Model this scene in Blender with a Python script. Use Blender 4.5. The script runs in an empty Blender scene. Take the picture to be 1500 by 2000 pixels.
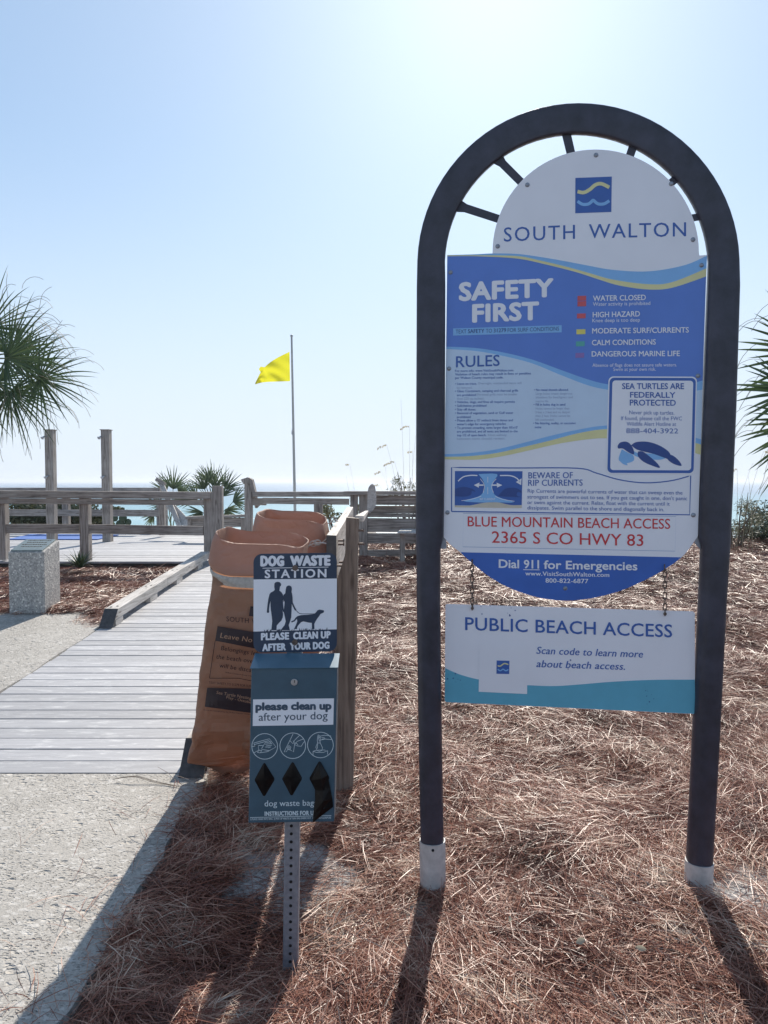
import bpy, bmesh, math, random
import numpy as np
from mathutils import Vector, Matrix
from mathutils import noise as mnoise
from mathutils.bvhtree import BVHTree
from mathutils.geometry import tessellate_polygon

random.seed(7)
RNG = np.random.default_rng(11)
S = bpy.context.scene
COL = S.collection
R = math.radians

# ------------------------------------------------------------------ camera, sky, sun, exposure
F = 1450.0                                   # focal length in pixels of the 1500 x 2000 photograph
PITCH = math.atan(60.0 / F)
CAMZ = 1.55
cam_data = bpy.data.cameras.new('camera')
cam = bpy.data.objects.new('camera', cam_data)
COL.objects.link(cam)
S.camera = cam
cam.location = (0, 0, CAMZ)
cam.rotation_euler = (math.pi / 2 - PITCH, 0, 0)
cam_data.sensor_fit = 'VERTICAL'
cam_data.sensor_height = 36.0
cam_data.lens = 36.0 * F / 2000.0
cam_data.clip_start = 0.05
cam_data.clip_end = 30000

SUN_AZ, SUN_EL = R(8.5), R(37.0)
SUN_DIR = Vector((math.sin(SUN_AZ) * math.cos(SUN_EL), math.cos(SUN_AZ) * math.cos(SUN_EL), math.sin(SUN_EL)))
world = bpy.data.worlds.new('World')
S.world = world
world.use_nodes = True
wn = world.node_tree
bg = wn.nodes['Background']
sky = wn.nodes.new('ShaderNodeTexSky')
sky.sky_type = 'NISHITA'
sky.sun_disc = False
sky.sun_elevation = SUN_EL
sky.sun_rotation = SUN_AZ
sky.altitude = 0
sky.air_density = 1.0
sky.dust_density = 0.6
sky.ozone_density = 1.5
gm = wn.nodes.new('ShaderNodeGamma')                 # bright coastal haze evens the sky out
gm.inputs[1].default_value = 0.55
wn.links.new(sky.outputs[0], gm.inputs[0])
tn = wn.nodes.new('ShaderNodeMixRGB'); tn.blend_type = 'MULTIPLY'; tn.inputs[0].default_value = 1.0
tn.inputs[2].default_value = (0.98, 1.17, 1.34, 1)
wn.links.new(gm.outputs[0], tn.inputs[1])
wtc = wn.nodes.new('ShaderNodeTexCoord')
wsep = wn.nodes.new('ShaderNodeSeparateXYZ')
wn.links.new(wtc.outputs['Generated'], wsep.inputs[0])
whz = wn.nodes.new('ShaderNodeMapRange'); whz.interpolation_type = 'SMOOTHSTEP'
whz.inputs[1].default_value = -0.02; whz.inputs[2].default_value = 0.42; whz.inputs[3].default_value = 0.92; whz.inputs[4].default_value = 0.0
wn.links.new(wsep.outputs['Z'], whz.inputs[0])
hm = wn.nodes.new('ShaderNodeMixRGB')
hm.inputs[2].default_value = (3.25, 3.62, 4.15, 1)     # pale marine haze near the horizon
wn.links.new(whz.outputs[0], hm.inputs[0]); wn.links.new(tn.outputs[0], hm.inputs[1])
wn.links.new(hm.outputs[0], bg.inputs[0])
bg.inputs[1].default_value = 0.15
sun_data = bpy.data.lights.new('sun', 'SUN')
sun_data.energy = 3.9
sun_data.angle = R(0.5)
sun_data.color = (1.0, 0.93, 0.83)
sun = bpy.data.objects.new('sun', sun_data)
COL.objects.link(sun)
sun.rotation_euler = (-SUN_DIR).to_track_quat('-Z', 'Y').to_euler()
sun.location = (0, 0, 30)
S.view_settings.view_transform = 'Standard'
S.view_settings.look = 'None'
S.view_settings.gamma = 1.0
S.view_settings.exposure = 0.72
S.render.engine = 'CYCLES'
S.cycles.max_bounces = 6
S.cycles.use_denoising = True

# ------------------------------------------------------------------ helpers
CP, SP = math.cos(PITCH), math.sin(PITCH)
CAM = Vector((0, 0, CAMZ))


def ray(px, py):
    a, b = (px - 750.0) / F, (1000.0 - py) / F
    return Vector((a, CP + b * SP, -SP + b * CP))


def P(px, py, Y):
    d = ray(px, py)
    return CAM + d * (Y / d.y)


def on_z(px, py, z):
    d = ray(px, py)
    return CAM + d * ((z - CAMZ) / d.z)


class Plane:
    def __init__(s, q, n):
        s.q, s.n = Vector(q), Vector(n).normalized()

    def __call__(s, px, py, lift=0.0):
        d = ray(px, py)
        q = s.q + s.n * lift
        return CAM + d * ((q - CAM).dot(s.n) / d.dot(s.n))


def smooth01(t):
    t = min(1, max(0, t))
    return t * t * (3 - 2 * t)


def gz(x, y):
    """terrain height"""
    s = 0.05 * max(0.0, y - 3.87)
    if x < -0.85:
        z = min(s, 0.24)
    else:
        w = smooth01((x + 0.85) / 0.6)
        z = min(s, 0.24) * (1 - w) + min(s, 0.47) * w
    if y > 14.0 and x > -0.6:
        z -= 0.16 * min(y - 14.0, 4) * smooth01((x + .6) / 1.0)
    if y > 19.0:
        z -= 0.36 * (y - 19.0)
    return max(z, -5.6)


class MB:
    """collects geometry; build() links it as one mesh object"""

    def __init__(s):
        s.v, s.f = [], []

    def add(s, vs, fs):
        o = len(s.v)
        s.v.extend([tuple(v) for v in vs])
        s.f.extend([tuple(i + o for i in f) for f in fs])

    def box(s, c, size, M=None):
        c = Vector(c)
        x, y, z = size[0] / 2, size[1] / 2, size[2] / 2
        vs = []
        for sx in (-1, 1):
            for sy in (-1, 1):
                for sz in (-1, 1):
                    v = Vector((sx * x, sy * y, sz * z))
                    vs.append(c + (M @ v if M else v))
        s.add(vs, [(0, 1, 3, 2), (4, 6, 7, 5), (0, 4, 5, 1), (2, 3, 7, 6), (0, 2, 6, 4), (1, 5, 7, 3)])

    def beam(s, a, b, w, h, up=(0, 0, 1)):
        """box from a to b, width w sideways, height h along up"""
        a, b = Vector(a), Vector(b)
        d = (b - a)
        L = d.length
        d.normalize()
        side = d.cross(Vector(up)).normalized()
        u = side.cross(d)
        M = Matrix((side, d, u)).transposed()
        s.box((a + b) / 2, (w, L, h), M)

    def hexa(s, front, back):
        s.add(list(front) + list(back), [(0, 1, 2, 3), (7, 6, 5, 4), (0, 4, 5, 1), (1, 5, 6, 2), (2, 6, 7, 3), (3, 7, 4, 0)])

    def poly(s, pts):
        pts = [Vector(p) for p in pts]
        s.add(pts, tessellate_polygon([pts]))

    def prism(s, front, back):
        n = len(front)
        s.poly(front)
        s.poly(list(reversed(back)))
        s.add(list(front) + list(back), [(i, n + i, n + (i + 1) % n, (i + 1) % n) for i in range(n)])

    def tube(s, path, r, n=8, caps=True, closed=False):
        path = [Vector(p) for p in path]
        m = len(path)
        rs = r if isinstance(r, (list, tuple)) else [r] * m
        ref = None
        o = len(s.v)
        for i, p in enumerate(path):
            if closed:
                t = (path[(i + 1) % m] - path[i - 1]).normalized()
            else:
                t = (path[min(i + 1, m - 1)] - path[max(i - 1, 0)]).normalized()
            if ref is None:
                ref = t.orthogonal().normalized()
            ref = (ref - t * ref.dot(t)).normalized()
            b = t.cross(ref)
            for k in range(n):
                a = 2 * math.pi * k / n
                s.v.append(tuple(p + ref * (math.cos(a) * rs[i]) + b * (math.sin(a) * rs[i])))
        rings = m if closed else m - 1
        for i in range(rings):
            for k in range(n):
                a, b2 = o + i * n + k, o + i * n + (k + 1) % n
                c, d = o + ((i + 1) % m) * n + (k + 1) % n, o + ((i + 1) % m) * n + k
                s.f.append((a, b2, c, d))
        if caps and not closed:
            s.f.append(tuple(o + k for k in reversed(range(n))))
            s.f.append(tuple(o + (m - 1) * n + k for k in range(n)))

    def dome(s, c, n, r, h, seg=12, rings=4):
        c, n = Vector(c), Vector(n).normalized()
        a = n.orthogonal().normalized()
        b = n.cross(a)
        vs, fs = [c + n * h], []
        for j in range(1, rings + 1):
            t = math.pi / 2 * j / rings
            for k in range(seg):
                w = 2 * math.pi * k / seg
                vs.append(c + n * (h * math.cos(t)) + (a * math.cos(w) + b * math.sin(w)) * (r * math.sin(t)))
        for k in range(seg):
            fs.append((0, 1 + k, 1 + (k + 1) % seg))
        for j in range(rings - 1):
            for k in range(seg):
                q = 1 + j * seg
                fs.append((q + k, q + seg + k, q + seg + (k + 1) % seg, q + (k + 1) % seg))
        s.add(vs, fs)

    def build(s, name, m, parent=None, bevel=0, smooth=False, fix=True, angle=40):
        me = bpy.data.meshes.new(name)
        off = Vector((0, 0, 0))
        p = parent
        while p is not None:
            off += p.location
            p = p.parent
        me.from_pydata([(v[0] - off.x, v[1] - off.y, v[2] - off.z) for v in s.v], [], s.f)
        if fix or bevel:
            bm = bmesh.new()
            bm.from_mesh(me)
            if bevel:
                bmesh.ops.bevel(bm, geom=bm.edges[:], offset=bevel, segments=2, affect='EDGES', profile=0.6)
            bmesh.ops.recalc_face_normals(bm, faces=bm.faces)
            bm.to_mesh(me)
            bm.free()
        if smooth:
            me.polygons.foreach_set('use_smooth', [True] * len(me.polygons))
            me.set_sharp_from_angle(angle=R(angle))
        me.materials.append(m)
        o = bpy.data.objects.new(name, me)
        COL.objects.link(o)
        if parent is not None:
            o.parent = parent
        return o


def tag(o, label=None, cat=None, group=None, kind=None):
    if label: o['label'] = label
    if cat: o['category'] = cat
    if group: o['group'] = group
    if kind: o['kind'] = kind
    return o


def thing(name, loc, label, cat, group=None):
    o = bpy.data.objects.new(name, None)
    o.empty_display_size = 0.2
    o.location = loc
    COL.objects.link(o)
    return tag(o, label, cat, group)


# ------------------------------------------------------------------ materials
def ramp(nt, stops):
    n = nt.nodes.new('ShaderNodeValToRGB')
    e = n.color_ramp.elements
    while len(e) < len(stops):
        e.new(0.5)
    for el, (p, c) in zip(e, stops):
        el.position = p
        el.color = (c[0], c[1], c[2], 1)
    return n


def new_mat(name):
    m = bpy.data.materials.new(name)
    m.use_nodes = True
    nt = m.node_tree
    return m, nt, nt.nodes['Principled BSDF']


def coords(nt, scale=(1, 1, 1), kind='Object'):
    tc = nt.nodes.new('ShaderNodeTexCoord')
    mp = nt.nodes.new('ShaderNodeMapping')
    mp.inputs['Scale'].default_value = scale
    nt.links.new(tc.outputs[kind], mp.inputs[0])
    return mp.outputs[0]


def noise(nt, vec, scale, detail=6, rough=0.6, dist=0.0):
    n = nt.nodes.new('ShaderNodeTexNoise')
    n.inputs['Scale'].default_value = scale
    n.inputs['Detail'].default_value = detail
    n.inputs['Roughness'].default_value = rough
    n.inputs['Distortion'].default_value = dist
    nt.links.new(vec, n.inputs['Vector'])
    return n


def bump(nt, b, h, strength, dist):
    n = nt.nodes.new('ShaderNodeBump')
    n.inputs['Strength'].default_value = strength
    n.inputs['Distance'].default_value = dist
    nt.links.new(h, n.inputs['Height'])
    nt.links.new(n.outputs[0], b.inputs['Normal'])
    return n


def plain(name, c, rough=0.5, metal=0.0, var=0.12, vscale=14.0, bmp=0.0, bscale=60.0, spec=0.5):
    m, nt, b = new_mat(name)
    v = coords(nt)
    n = noise(nt, v, vscale)
    lo = [x * (1 - var) for x in c]
    hi = [min(1, x * (1 + var)) for x in c]
    r = ramp(nt, [(0.3, lo), (0.7, hi)])
    nt.links.new(n.outputs['Fac'], r.inputs[0])
    nt.links.new(r.outputs[0], b.inputs['Base Color'])
    b.inputs['Roughness'].default_value = rough
    b.inputs['Metallic'].default_value = metal
    b.inputs['Specular IOR Level'].default_value = spec
    if bmp:
        n2 = noise(nt, v, bscale)
        bump(nt, b, n2.outputs['Fac'], bmp, 0.004)
    return m


def wood(name, axis, dark, light, rough=0.75):
    m, nt, b = new_mat(name)
    sc = [22, 22, 22]
    sc[axis] = 1.1
    v = coords(nt, tuple(sc))
    g = noise(nt, v, 2.2, 8, 0.65, 0.6)
    v2 = coords(nt)
    big = noise(nt, v2, 2.3, 4, 0.6)
    mx = nt.nodes.new('ShaderNodeMath'); mx.operation = 'MULTIPLY_ADD'
    nt.links.new(big.outputs['Fac'], mx.inputs[0]); mx.inputs[1].default_value = 0.45
    nt.links.new(g.outputs['Fac'], mx.inputs[2])
    mid = [(a + c) / 2 for a, c in zip(dark, light)]
    r = ramp(nt, [(0.5, [d * .72 for d in dark]), (0.6, dark), (0.72, mid), (0.9, light)])
    nt.links.new(mx.outputs[0], r.inputs[0])
    # knots and checks
    vk = coords(nt, tuple([9 if i != axis else 2.2 for i in range(3)]))
    k = nt.nodes.new('ShaderNodeTexVoronoi'); k.inputs['Scale'].default_value = 1.0
    nt.links.new(vk, k.inputs['Vector'])
    kr = ramp(nt, [(0.05, (.35, .3, .28)), (0.13, (1, 1, 1))])
    nt.links.new(k.outputs['Distance'], kr.inputs[0])
    mm = nt.nodes.new('ShaderNodeMixRGB'); mm.blend_type = 'MULTIPLY'; mm.inputs[0].default_value = 0.8
    nt.links.new(r.outputs[0], mm.inputs[1]); nt.links.new(kr.outputs[0], mm.inputs[2])
    nt.links.new(mm.outputs[0], b.inputs['Base Color'])
    b.inputs['Roughness'].default_value = rough
    b.inputs['Specular IOR Level'].default_value = 0.3
    bump(nt, b, g.outputs['Fac'], 0.5, 0.004)
    return m


def leaf_mat(name, c1, c2, trans=0.3, rough=0.4, tcol=None, scale=3):
    m, nt, b = new_mat(name)
    gi = nt.nodes.new('ShaderNodeNewGeometry')
    r = ramp(nt, [(0.0, c1), (1.0, c2)])
    nt.links.new(gi.outputs['Random Per Island'], r.inputs[0])
    nt.links.new(r.outputs[0], b.inputs['Base Color'])
    b.inputs['Roughness'].default_value = rough
    t = nt.nodes.new('ShaderNodeBsdfTranslucent')
    if tcol: t.inputs[0].default_value = (*tcol, 1)
    else: nt.links.new(r.outputs[0], t.inputs[0])
    mx = nt.nodes.new('ShaderNodeMixShader'); mx.inputs[0].default_value = trans
    nt.links.new(b.outputs[0], mx.inputs[1]); nt.links.new(t.outputs[0], mx.inputs[2])
    nt.links.new(mx.outputs[0], nt.nodes['Material Output'].inputs[0])
    return m


W_D, W_L = (0.17, 0.145, 0.13), (0.43, 0.39, 0.355)
WX = wood('weathered_wood_across', 0, W_D, W_L)
WY = wood('weathered_wood_along', 1, W_D, W_L)
WZ = wood('weathered_wood_upright', 2, W_D, W_L)
WPOST = wood('brown_post_wood', 2, (0.095, 0.072, 0.060), (0.22, 0.175, 0.145))
WPALE = wood('bleached_wood', 1, (0.34, 0.31, 0.28), (0.62, 0.58, 0.54))
M_FRAME = plain('dark_frame_paint', (0.038, 0.039, 0.058), 0.42, 0.0, 0.35, 13, 0.3, 160)
M_WHITE = plain('sign_white', (0.84, 0.85, 0.90), 0.4, 0, 0.03, 5)
M_BLUE = plain('sign_blue', (0.105, 0.225, 0.64), 0.4, 0, 0.06, 5)
M_DBLUE = plain('sign_deep_blue', (0.045, 0.145, 0.52), 0.4, 0, 0.10, 6)
M_NAVY = plain('print_navy', (0.03, 0.075, 0.27), 0.45, 0, 0.05)
M_INK = plain('print_mid_blue', (0.045, 0.13, 0.43), 0.45, 0, 0.05)
M_LBLUE = plain('print_light_blue', (0.24, 0.50, 0.84), 0.45, 0, 0.04)
M_PALE = plain('print_pale_blue', (0.56, 0.70, 0.86), 0.45, 0, 0.03)
M_YEL = plain('print_pale_yellow', (0.74, 0.70, 0.36), 0.45, 0, 0.04)
M_RED = plain('print_red', (0.62, 0.04, 0.05), 0.45, 0, 0.08)
M_FRED = plain('swatch_red', (0.62, 0.10, 0.12), 0.45, 0, 0.1)
M_FYEL = plain('swatch_yellow', (0.80, 0.70, 0.16), 0.45, 0, 0.05)
M_FGRN = plain('swatch_green', (0.10, 0.42, 0.38), 0.45, 0, 0.05)
M_FPUR = plain('swatch_purple', (0.27, 0.17, 0.46), 0.45, 0, 0.05)
M_TEAL = plain('print_teal', (0.12, 0.43, 0.58), 0.45, 0, 0.05)
M_GREYTXT = plain('print_grey_blue', (0.33, 0.43, 0.62), 0.45, 0, 0.03)
M_SAND = plain('print_sand', (0.62, 0.56, 0.45), 0.45, 0, 0.08)
M_DOGNAVY = plain('dog_sign_navy', (0.022, 0.045, 0.088), 0.38, 0, 0.15, 12)
M_BOX = plain('slate_blue_metal', (0.048, 0.100, 0.142), 0.40, 0.0, 0.12, 18, 0.08, 300)
M_ICON = plain('print_icon_white', (0.62, 0.72, 0.76), 0.5, 0, 0.03)
M_GALV = plain('galvanised_steel', (0.30, 0.33, 0.38), 0.48, 0.55, 0.2, 60, 0.1, 200)
M_STEEL = plain('bare_steel', (0.45, 0.46, 0.48), 0.35, 0.8, 0.2, 50)
M_RUST = plain('rusty_steel', (0.16, 0.12, 0.10), 0.6, 0.5, 0.4, 80)
M_BLACKBAG = plain('black_plastic_film', (0.003, 0.003, 0.004), 0.35, 0, 0.2, 40, 0.4, 45, 0.25)
M_SLEEVE = plain('white_plastic_sleeve', (0.52, 0.50, 0.48), 0.55, 0, 0.22, 22, 0.2, 60)
M_DARK = plain('dark_gap', (0.012, 0.011, 0.012), 0.9)
M_BRONZE = plain('plaque_metal', (0.20, 0.25, 0.26), 0.45, 0.4, 0.2, 30)
M_ENDSHADE = plain('shade_dark_end_grain', (0.075, 0.07, 0.07), 0.85, 0, 0.35, 25, 0.4, 60)  # end grain, with the shade of camera-facing ends put into its colour
M_ROPE = plain('thin_wire', (0.45, 0.44, 0.43), 0.4, 0.6, 0.2)
M_TARP = plain('blue_mat', (0.04, 0.13, 0.42), 0.6, 0, 0.15, 8, 0.2, 30)
M_STRAP = plain('grey_webbing', (0.42, 0.40, 0.37), 0.8, 0, 0.2, 60, 0.3, 200)
M_TRUNK = plain('palm_trunk_bark', (0.16, 0.13, 0.10), 0.9, 0, 0.4, 20, 0.9, 30)
M_FLAGPOLE = plain('flagpole_metal', (0.36, 0.38, 0.38), 0.5, 0.3, 0.1)
M_DUNE = plain('beach_sand', (0.58, 0.52, 0.44), 0.9, 0, 0.1, 3)

# flag cloth
M_FLAG, nt, b = new_mat('yellow_flag_cloth')
b.inputs['Base Color'].default_value = (0.58, 0.54, 0.02, 1); b.inputs['Roughness'].default_value = 0.8
t = nt.nodes.new('ShaderNodeBsdfTranslucent'); t.inputs[0].default_value = (0.62, 0.60, 0.03, 1)
mx = nt.nodes.new('ShaderNodeMixShader'); mx.inputs[0].default_value = 0.5
nt.links.new(b.outputs[0], mx.inputs[1]); nt.links.new(t.outputs[0], mx.inputs[2])
nt.links.new(mx.outputs[0], nt.nodes['Material Output'].inputs[0])

# kraft paper
def paper(name, c1, c2, tc_, tr_):
    m, nt, b = new_mat(name)
    v = coords(nt)
    n1 = noise(nt, v, 5, 6, 0.6); n2 = noise(nt, v, 120, 3, 0.6)
    r = ramp(nt, [(0.3, c1), (0.7, c2)])
    nt.links.new(n1.outputs['Fac'], r.inputs[0]); nt.links.new(r.outputs[0], b.inputs['Base Color'])
    b.inputs['Roughness'].default_value = 0.65
    b.inputs['Specular IOR Level'].default_value = 0.3
    vo = nt.nodes.new('ShaderNodeTexVoronoi'); vo.feature = 'DISTANCE_TO_EDGE'; vo.inputs['Scale'].default_value = 5.5
    nw = noise(nt, v, 3, 3); ad = nt.nodes.new('ShaderNodeVectorMath'); ad.operation = 'ADD'
    nt.links.new(v, ad.inputs[0]); nt.links.new(nw.outputs['Color'], ad.inputs[1]); nt.links.new(ad.outputs[0], vo.inputs['Vector'])
    vr = ramp(nt, [(0.0, (0, 0, 0)), (0.12, (1, 1, 1))]); nt.links.new(vo.outputs['Distance'], vr.inputs[0])
    am = nt.nodes.new('ShaderNodeMath'); am.operation = 'MULTIPLY_ADD'
    nt.links.new(n1.outputs['Fac'], am.inputs[0]); am.inputs[1].default_value = 2.5; nt.links.new(vr.outputs[0], am.inputs[2])
    bump(nt, b, am.outputs[0], 0.28, 0.008)
    t = nt.nodes.new('ShaderNodeBsdfTranslucent'); t.inputs[0].default_value = (*tc_, 1)
    mx = nt.nodes.new('ShaderNodeMixShader'); mx.inputs[0].default_value = tr_
    nt.links.new(b.outputs[0], mx.inputs[1]); nt.links.new(t.outputs[0], mx.inputs[2])
    nt.links.new(mx.outputs[0], nt.nodes['Material Output'].inputs[0])
    return m


M_PAPER = paper('kraft_paper', (0.28, 0.178, 0.125), (0.40, 0.265, 0.195), (0.54, 0.28, 0.165), .40)
M_PAPERLIGHT = paper('kraft_paper_inside_out', (0.37, 0.245, 0.19), (0.47, 0.325, 0.26), (0.52, 0.27, 0.18), .34)
M_BAGINK = plain('bag_ink', (0.022, 0.014, 0.022), 0.6, 0, 0.1)
M_BAGPAPER = plain('bag_unprinted', (0.36, 0.22, 0.15), 0.65, 0, 0.05)

# concrete with shell-like pits and pale flakes
M_CONC, nt, b = new_mat('pitted_concrete')
v = coords(nt)
big = noise(nt, v, 1.1, 6, 0.65); fine = noise(nt, v, 110, 4, 0.7)
r = ramp(nt, [(0.3, (0.33, 0.305, 0.27)), (0.7, (0.44, 0.41, 0.37))])
nt.links.new(big.outputs['Fac'], r.inputs[0])
rf = ramp(nt, [(0.3, (.70, .70, .70)), (0.7, (1.15, 1.15, 1.15))])
nt.links.new(fine.outputs['Fac'], rf.inputs[0])
mm = nt.nodes.new('ShaderNodeMixRGB'); mm.blend_type = 'MULTIPLY'; mm.inputs[0].default_value = 1
nt.links.new(r.outputs[0], mm.inputs[1]); nt.links.new(rf.outputs[0], mm.inputs[2])
b.inputs['Roughness'].default_value = 0.7
vs = coords(nt, (1.0, 1.5, 1.0))
wob = noise(nt, vs, 9, 4, .65); ad = nt.nodes.new('ShaderNodeVectorMath'); ad.operation = 'MULTIPLY_ADD'
ad.inputs[1].default_value = (0.06, 0.06, 0.06)
nt.links.new(wob.outputs['Color'], ad.inputs[0]); nt.links.new(vs, ad.inputs[2])
hs = None
for sc_, lo, hi, m0, m1, seed_ in ((15, .10, .30, .50, .56, 2.2), (32, .12, .34, .46, .60, 3.6), (60, .15, .36, .42, .55, 5.1)):
    vo = nt.nodes.new('ShaderNodeTexVoronoi'); vo.inputs['Scale'].default_value = sc_
    nt.links.new(ad.outputs[0], vo.inputs['Vector'])
    pit = ramp(nt, [(lo, (0, 0, 0)), (hi, (1, 1, 1))]); nt.links.new(vo.outputs['Distance'], pit.inputs[0])
    msk = noise(nt, v, seed_, 5, 0.7)
    mr = ramp(nt, [(m0, (0, 0, 0)), (m1, (1, 1, 1))]); nt.links.new(msk.outputs['Fac'], mr.inputs[0])
    iv = nt.nodes.new('ShaderNodeMixRGB'); iv.inputs[1].default_value = (1, 1, 1, 1)
    nt.links.new(mr.outputs[0], iv.inputs[0]); nt.links.new(pit.outputs[0], iv.inputs[2])
    if hs is None: hs = iv.outputs[0]
    else:
        mu = nt.nodes.new('ShaderNodeMixRGB'); mu.blend_type = 'MULTIPLY'; mu.inputs[0].default_value = .7
        nt.links.new(hs, mu.inputs[1]); nt.links.new(iv.outputs[0], mu.inputs[2]); hs = mu.outputs[0]
fk = nt.nodes.new('ShaderNodeTexVoronoi'); fk.inputs['Scale'].default_value = 45; nt.links.new(ad.outputs[0], fk.inputs['Vector'])
fs_ = nt.nodes.new('ShaderNodeSeparateColor'); nt.links.new(fk.outputs['Color'], fs_.inputs[0])
fr = ramp(nt, [(0.86, (0, 0, 0)), (0.90, (1, 1, 1))]); nt.links.new(fs_.outputs[0], fr.inputs[0])
m5 = nt.nodes.new('ShaderNodeMixRGB'); m5.inputs[2].default_value = (0.58, 0.55, 0.51, 1)
f5 = nt.nodes.new('ShaderNodeMath'); f5.operation = 'MULTIPLY'; f5.inputs[1].default_value = .6
nt.links.new(fr.outputs[0], f5.inputs[0]); nt.links.new(f5.outputs[0], m5.inputs[0]); nt.links.new(mm.outputs[0], m5.inputs[1])
nt.links.new(m5.outputs[0], b.inputs['Base Color'])
am = nt.nodes.new('ShaderNodeMath'); am.operation = 'MULTIPLY_ADD'
nt.links.new(fine.outputs['Fac'], am.inputs[0]); am.inputs[1].default_value = 0.30; nt.links.new(hs, am.inputs[2])
bump(nt, b, am.outputs[0], 1.0, 0.013)

# exposed-aggregate pedestal
M_AGG, nt, b = new_mat('exposed_aggregate')
v = coords(nt)
vo = nt.nodes.new('ShaderNodeTexVoronoi'); vo.inputs['Scale'].default_value = 75
nt.links.new(v, vo.inputs['Vector'])
sx = nt.nodes.new('ShaderNodeSeparateColor'); nt.links.new(vo.outputs['Color'], sx.inputs[0])
r = ramp(nt, [(0.0, (0.24, 0.235, 0.225)), (0.45, (0.37, 0.36, 0.34)), (0.86, (0.46, 0.44, 0.41)), (1.0, (0.72, 0.69, 0.63))])
nt.links.new(sx.outputs[0], r.inputs[0]); nt.links.new(r.outputs[0], b.inputs['Base Color'])
b.inputs['Roughness'].default_value = 0.8
bump(nt, b, vo.outputs['Distance'], 0.7, 0.006)

# deck boards
M_DECK, nt, b = new_mat('grey_deck_boards')
v = coords(nt, (1.2, 18, 18)); g = noise(nt, v, 3.0, 8, 0.65, 0.4)
v2 = coords(nt); sc = noise(nt, coords(nt, (2.2, 9, 1)), 2.4, 7, 0.75)
gi = nt.nodes.new('ShaderNodeNewGeometry')
r = ramp(nt, [(0.3, (0.31, 0.305, 0.315)), (0.7, (0.42, 0.415, 0.425))]); nt.links.new(g.outputs['Fac'], r.inputs[0])
scr = ramp(nt, [(0.52, (0, 0, 0)), (0.70, (1, 1, 1))]); nt.links.new(sc.outputs['Fac'], scr.inputs[0])
mm = nt.nodes.new('ShaderNodeMixRGB'); mm.inputs[2].default_value = (0.60, 0.59, 0.58, 1)
nt.links.new(scr.outputs[0], mm.inputs[0]); nt.links.new(r.outputs[0], mm.inputs[1])
br = ramp(nt, [(0, (0.82, 0.82, 0.82)), (1, (1.12, 1.12, 1.12))]); nt.links.new(gi.outputs['Random Per Island'], br.inputs[0])
m2 = nt.nodes.new('ShaderNodeMixRGB'); m2.blend_type = 'MULTIPLY'; m2.inputs[0].default_value = 1
nt.links.new(mm.outputs[0], m2.inputs[1]); nt.links.new(br.outputs[0], m2.inputs[2])
nt.links.new(m2.outputs[0], b.inputs['Base Color'])
b.inputs['Roughness'].default_value = 0.6
bump(nt, b, g.outputs['Fac'], 0.35, 0.003)

# ground: dark soil with two bare sandy spots and a sandy seaward part
SPOTS = [(-0.36, 2.93, 0.30), (1.50, 2.62, 0.33), (0.16, 2.7, 0.10)]
M_GROUND, nt, b = new_mat('sandy_soil')
tc = nt.nodes.new('ShaderNodeTexCoord')
nz = noise(nt, tc.outputs['Object'], 7, 6, 0.7)
prev = None
for (x, y, rad) in SPOTS:
    d = nt.nodes.new('ShaderNodeVectorMath'); d.operation = 'DISTANCE'; d.inputs[1].default_value = (x, y, 0)
    nt.links.new(tc.outputs['Object'], d.inputs[0])
    ma = nt.nodes.new('ShaderNodeMath'); ma.operation = 'MULTIPLY_ADD'; ma.inputs[1].default_value = 0.5
    nt.links.new(nz.outputs['Fac'], ma.inputs[0]); nt.links.new(d.outputs['Value'], ma.inputs[2])
    mr = nt.nodes.new('ShaderNodeMapRange'); mr.inputs[1].default_value = rad + .18; mr.inputs[2].default_value = rad + .32
    mr.inputs[3].default_value = 1; mr.inputs[4].default_value = 0
    nt.links.new(ma.outputs[0], mr.inputs[0])
    if prev is None: prev = mr.outputs[0]
    else:
        mxx = nt.nodes.new('ShaderNodeMath'); mxx.operation = 'MAXIMUM'
        nt.links.new(prev, mxx.inputs[0]); nt.links.new(mr.outputs[0], mxx.inputs[1]); prev = mxx.outputs[0]
sep = nt.nodes.new('ShaderNodeSeparateXYZ'); nt.links.new(tc.outputs['Object'], sep.inputs[0])
mr = nt.nodes.new('ShaderNodeMapRange'); mr.inputs[1].default_value = 15; mr.inputs[2].default_value = 20
nt.links.new(sep.outputs['Y'], mr.inputs[0])
mxx = nt.nodes.new('ShaderNodeMath'); mxx.operation = 'MAXIMUM'
nt.links.new(prev, mxx.inputs[0]); nt.links.new(mr.outputs[0], mxx.inputs[1])
soil = ramp(nt, [(0.3, (0.055, 0.032, 0.024)), (0.7, (0.13, 0.08, 0.06))])
nf = noise(nt, tc.outputs['Object'], 40, 5, 0.7); nt.links.new(nf.outputs['Fac'], soil.inputs[0])
sand = ramp(nt, [(0.35, (0.16, 0.145, 0.135)), (0.5, (0.40, 0.37, 0.35)), (0.7, (0.58, 0.55, 0.52))])
nt.links.new(nf.outputs['Fac'], sand.inputs[0])
mm = nt.nodes.new('ShaderNodeMixRGB'); nt.links.new(mxx.outputs[0], mm.inputs[0])
nt.links.new(soil.outputs[0], mm.inputs[1]); nt.links.new(sand.outputs[0], mm.inputs[2])
nt.links.new(mm.outputs[0], b.inputs['Base Color']); b.inputs['Roughness'].default_value = 0.9
bump(nt, b, nf.outputs['Fac'], 0.8, 0.02)

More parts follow.
